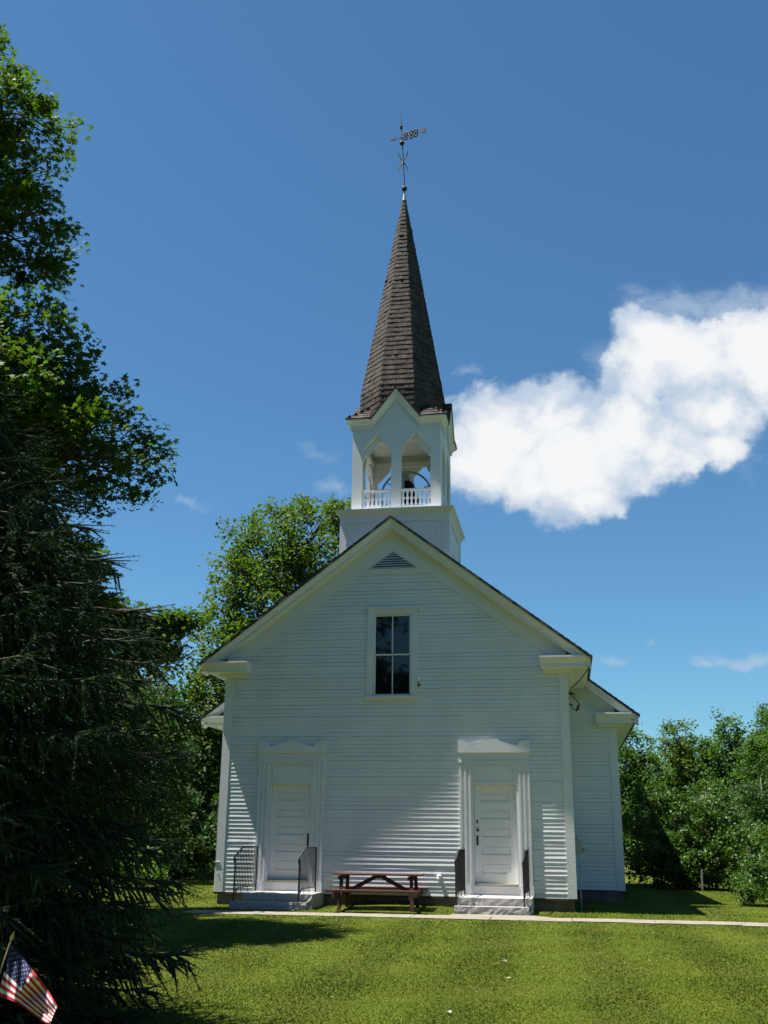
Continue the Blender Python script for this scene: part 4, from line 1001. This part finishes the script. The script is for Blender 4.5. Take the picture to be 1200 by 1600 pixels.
# ------------------------------------------------------------------ grass blades
rs = np.random.RandomState(9); n = 760000
az = rs.uniform(-.72, .50, n)+YAW*0; dmin, dmax = 7.5, 37.0
dist = np.exp(rs.uniform(math.log(dmin), math.log(dmax), n))
x = CAM.x+dist*np.sin(az-.10); y = CAM.y+dist*np.cos(az-.10)
ok = np.ones(n, bool)
ok &= ~((x > -3.7+rs.normal(0, .1, n)) & (y > -2.56+.012*x+.06*np.sin(x*2.1)*np.sin(x*.83)+rs.normal(0, .06, n)) & (y < -1.86+.012*x+rs.normal(0, .045, n)))
ok &= ~((x > -3.9) & (x < 3.9) & (y > .0) & (y < 3.6)) & ~((np.abs(x) < 5.03) & (y > 3.45) & (y < 13.5))
ok &= ~((x > -3.02) & (x < -1.5) & (y > -1.28) & (y < 0)) & ~((x > 1.45) & (x < 3.35) & (y > -1.9) & (y < 0) & ((y < -1.3) | (x < 3.0)))
x, y, dist = x[ok], y[ok], dist[ok]; n = len(x); z = gz_(x, y)
lane = np.sin((x+.03*y+.12)*4.3); lanes = np.sign(lane)*np.minimum(1, np.abs(lane)*2)
patch = .5+.5*np.sin(x*1.7+np.sin(y*1.3)*1.4)*np.cos(y*1.1+np.sin(x*.9))
hgt = (.008+.011*rs.rand(n))*(.75+.5*patch); edge = np.minimum(np.abs(y-(-1.80+.012*x)), np.abs(y-(-2.60+.012*x))) < .06; hgt = np.where(edge, hgt*1.3, hgt)
near = (y > -.12) & (y < .02); hgt = np.where(near, hgt*2.0, hgt)
w = .00048*dist+.0012
a = rs.uniform(0, 2*math.pi, n); side = np.stack([np.cos(a), np.sin(a), np.zeros(n)], 1)
lv = np.stack([rs.normal(0, .45, n), rs.normal(0, .45, n)+lanes*.15, np.ones(n)], 1)
p = np.stack([x, y, z-.003], 1)
V = np.stack([p-side*w[:, None], p+side*w[:, None], p+lv*hgt[:, None]], 1).reshape(-1, 3); F = np.arange(3*n).reshape(-1, 3)
gr = np_mesh('grass', V, F, GRASSM); tag(gr, 'short mown grass of the lawn with faint mowing lanes', 'grass', kind='stuff')
# clover heads and a few pale scraps on the lawn are part of the sward
print('objects', len(bpy.data.objects))

# clover heads and small weeds in the lawn
rs = np.random.RandomState(14); n = 1500
cx_ = rs.uniform(-4, 12, 60); cy_ = rs.uniform(-15, -3, 60); q = rs.randint(0, 60, n)
x = cx_[q]+rs.normal(0, .55, n); y = cy_[q]+rs.normal(0, .55, n); ok = (y < -2.9) & (y > -16); x, y = x[ok], y[ok]; n = len(x)
p = np.stack([x, y, gz_(x, y)+.024+.012*rs.rand(n)], 1); dd_ = np.hypot(x-CAM.x, y-CAM.y)
r_ = (.0025+.00028*dd_)*rs.uniform(.5, 1.2, n); T = np.array([(1,0,0),(0,1,0),(-1,0,0),(0,-1,0),(0,0,.8)])
V = (p[:, None, :]+T[None]*r_[:, None, None]).reshape(-1, 3); F = (np.arange(n)[:, None, None]*5+np.array([(0,1,4),(1,2,4),(2,3,4),(3,0,4)])[None]).reshape(-1, 3)
cl = np_mesh('clover', V, F, mat('clover_head', (.25,.28,.13), .9, island=.4)); tag(cl, 'tiny pale clover heads scattered through the mown lawn', 'clover', kind='stuff')
for k, (u, v) in enumerate(((788, 1502), (797, 1529), (702, 1582))):
    d = px_dir(u, v); t = -(CAM.z-.03)/d.z; pp = CAM+d*t; a = rnd.uniform(0, 3); c_, s_ = math.cos(a), math.sin(a); mb = MB()
    P = [(0,-.07,.0),(.03,-.03,.012),(.035,.03,.016),(0,.075,.004),(-.035,.03,.012),(-.028,-.03,.018)]
    mb.loft([[(pp.x+x_*c_-y_*s_, pp.y+x_*s_+y_*c_, pp.z+z_+h_) for x_, y_, z_ in [(a1*.6, a2*.6, a3*.7) for a1, a2, a3 in P]] for h_ in (0, .003)])
    lf = mb.build('fallen_leaf', mat('dry_leaf', (.42,.30,.18) if k % 2 else (.50,.48,.40), .8))
    tag(lf, ['tan dry leaf lying on the lawn below the right church door', 'pale dry leaf on the lawn nearest the tan one', 'dry leaf at the bottom edge of the picture near its middle'][k], 'leaf')
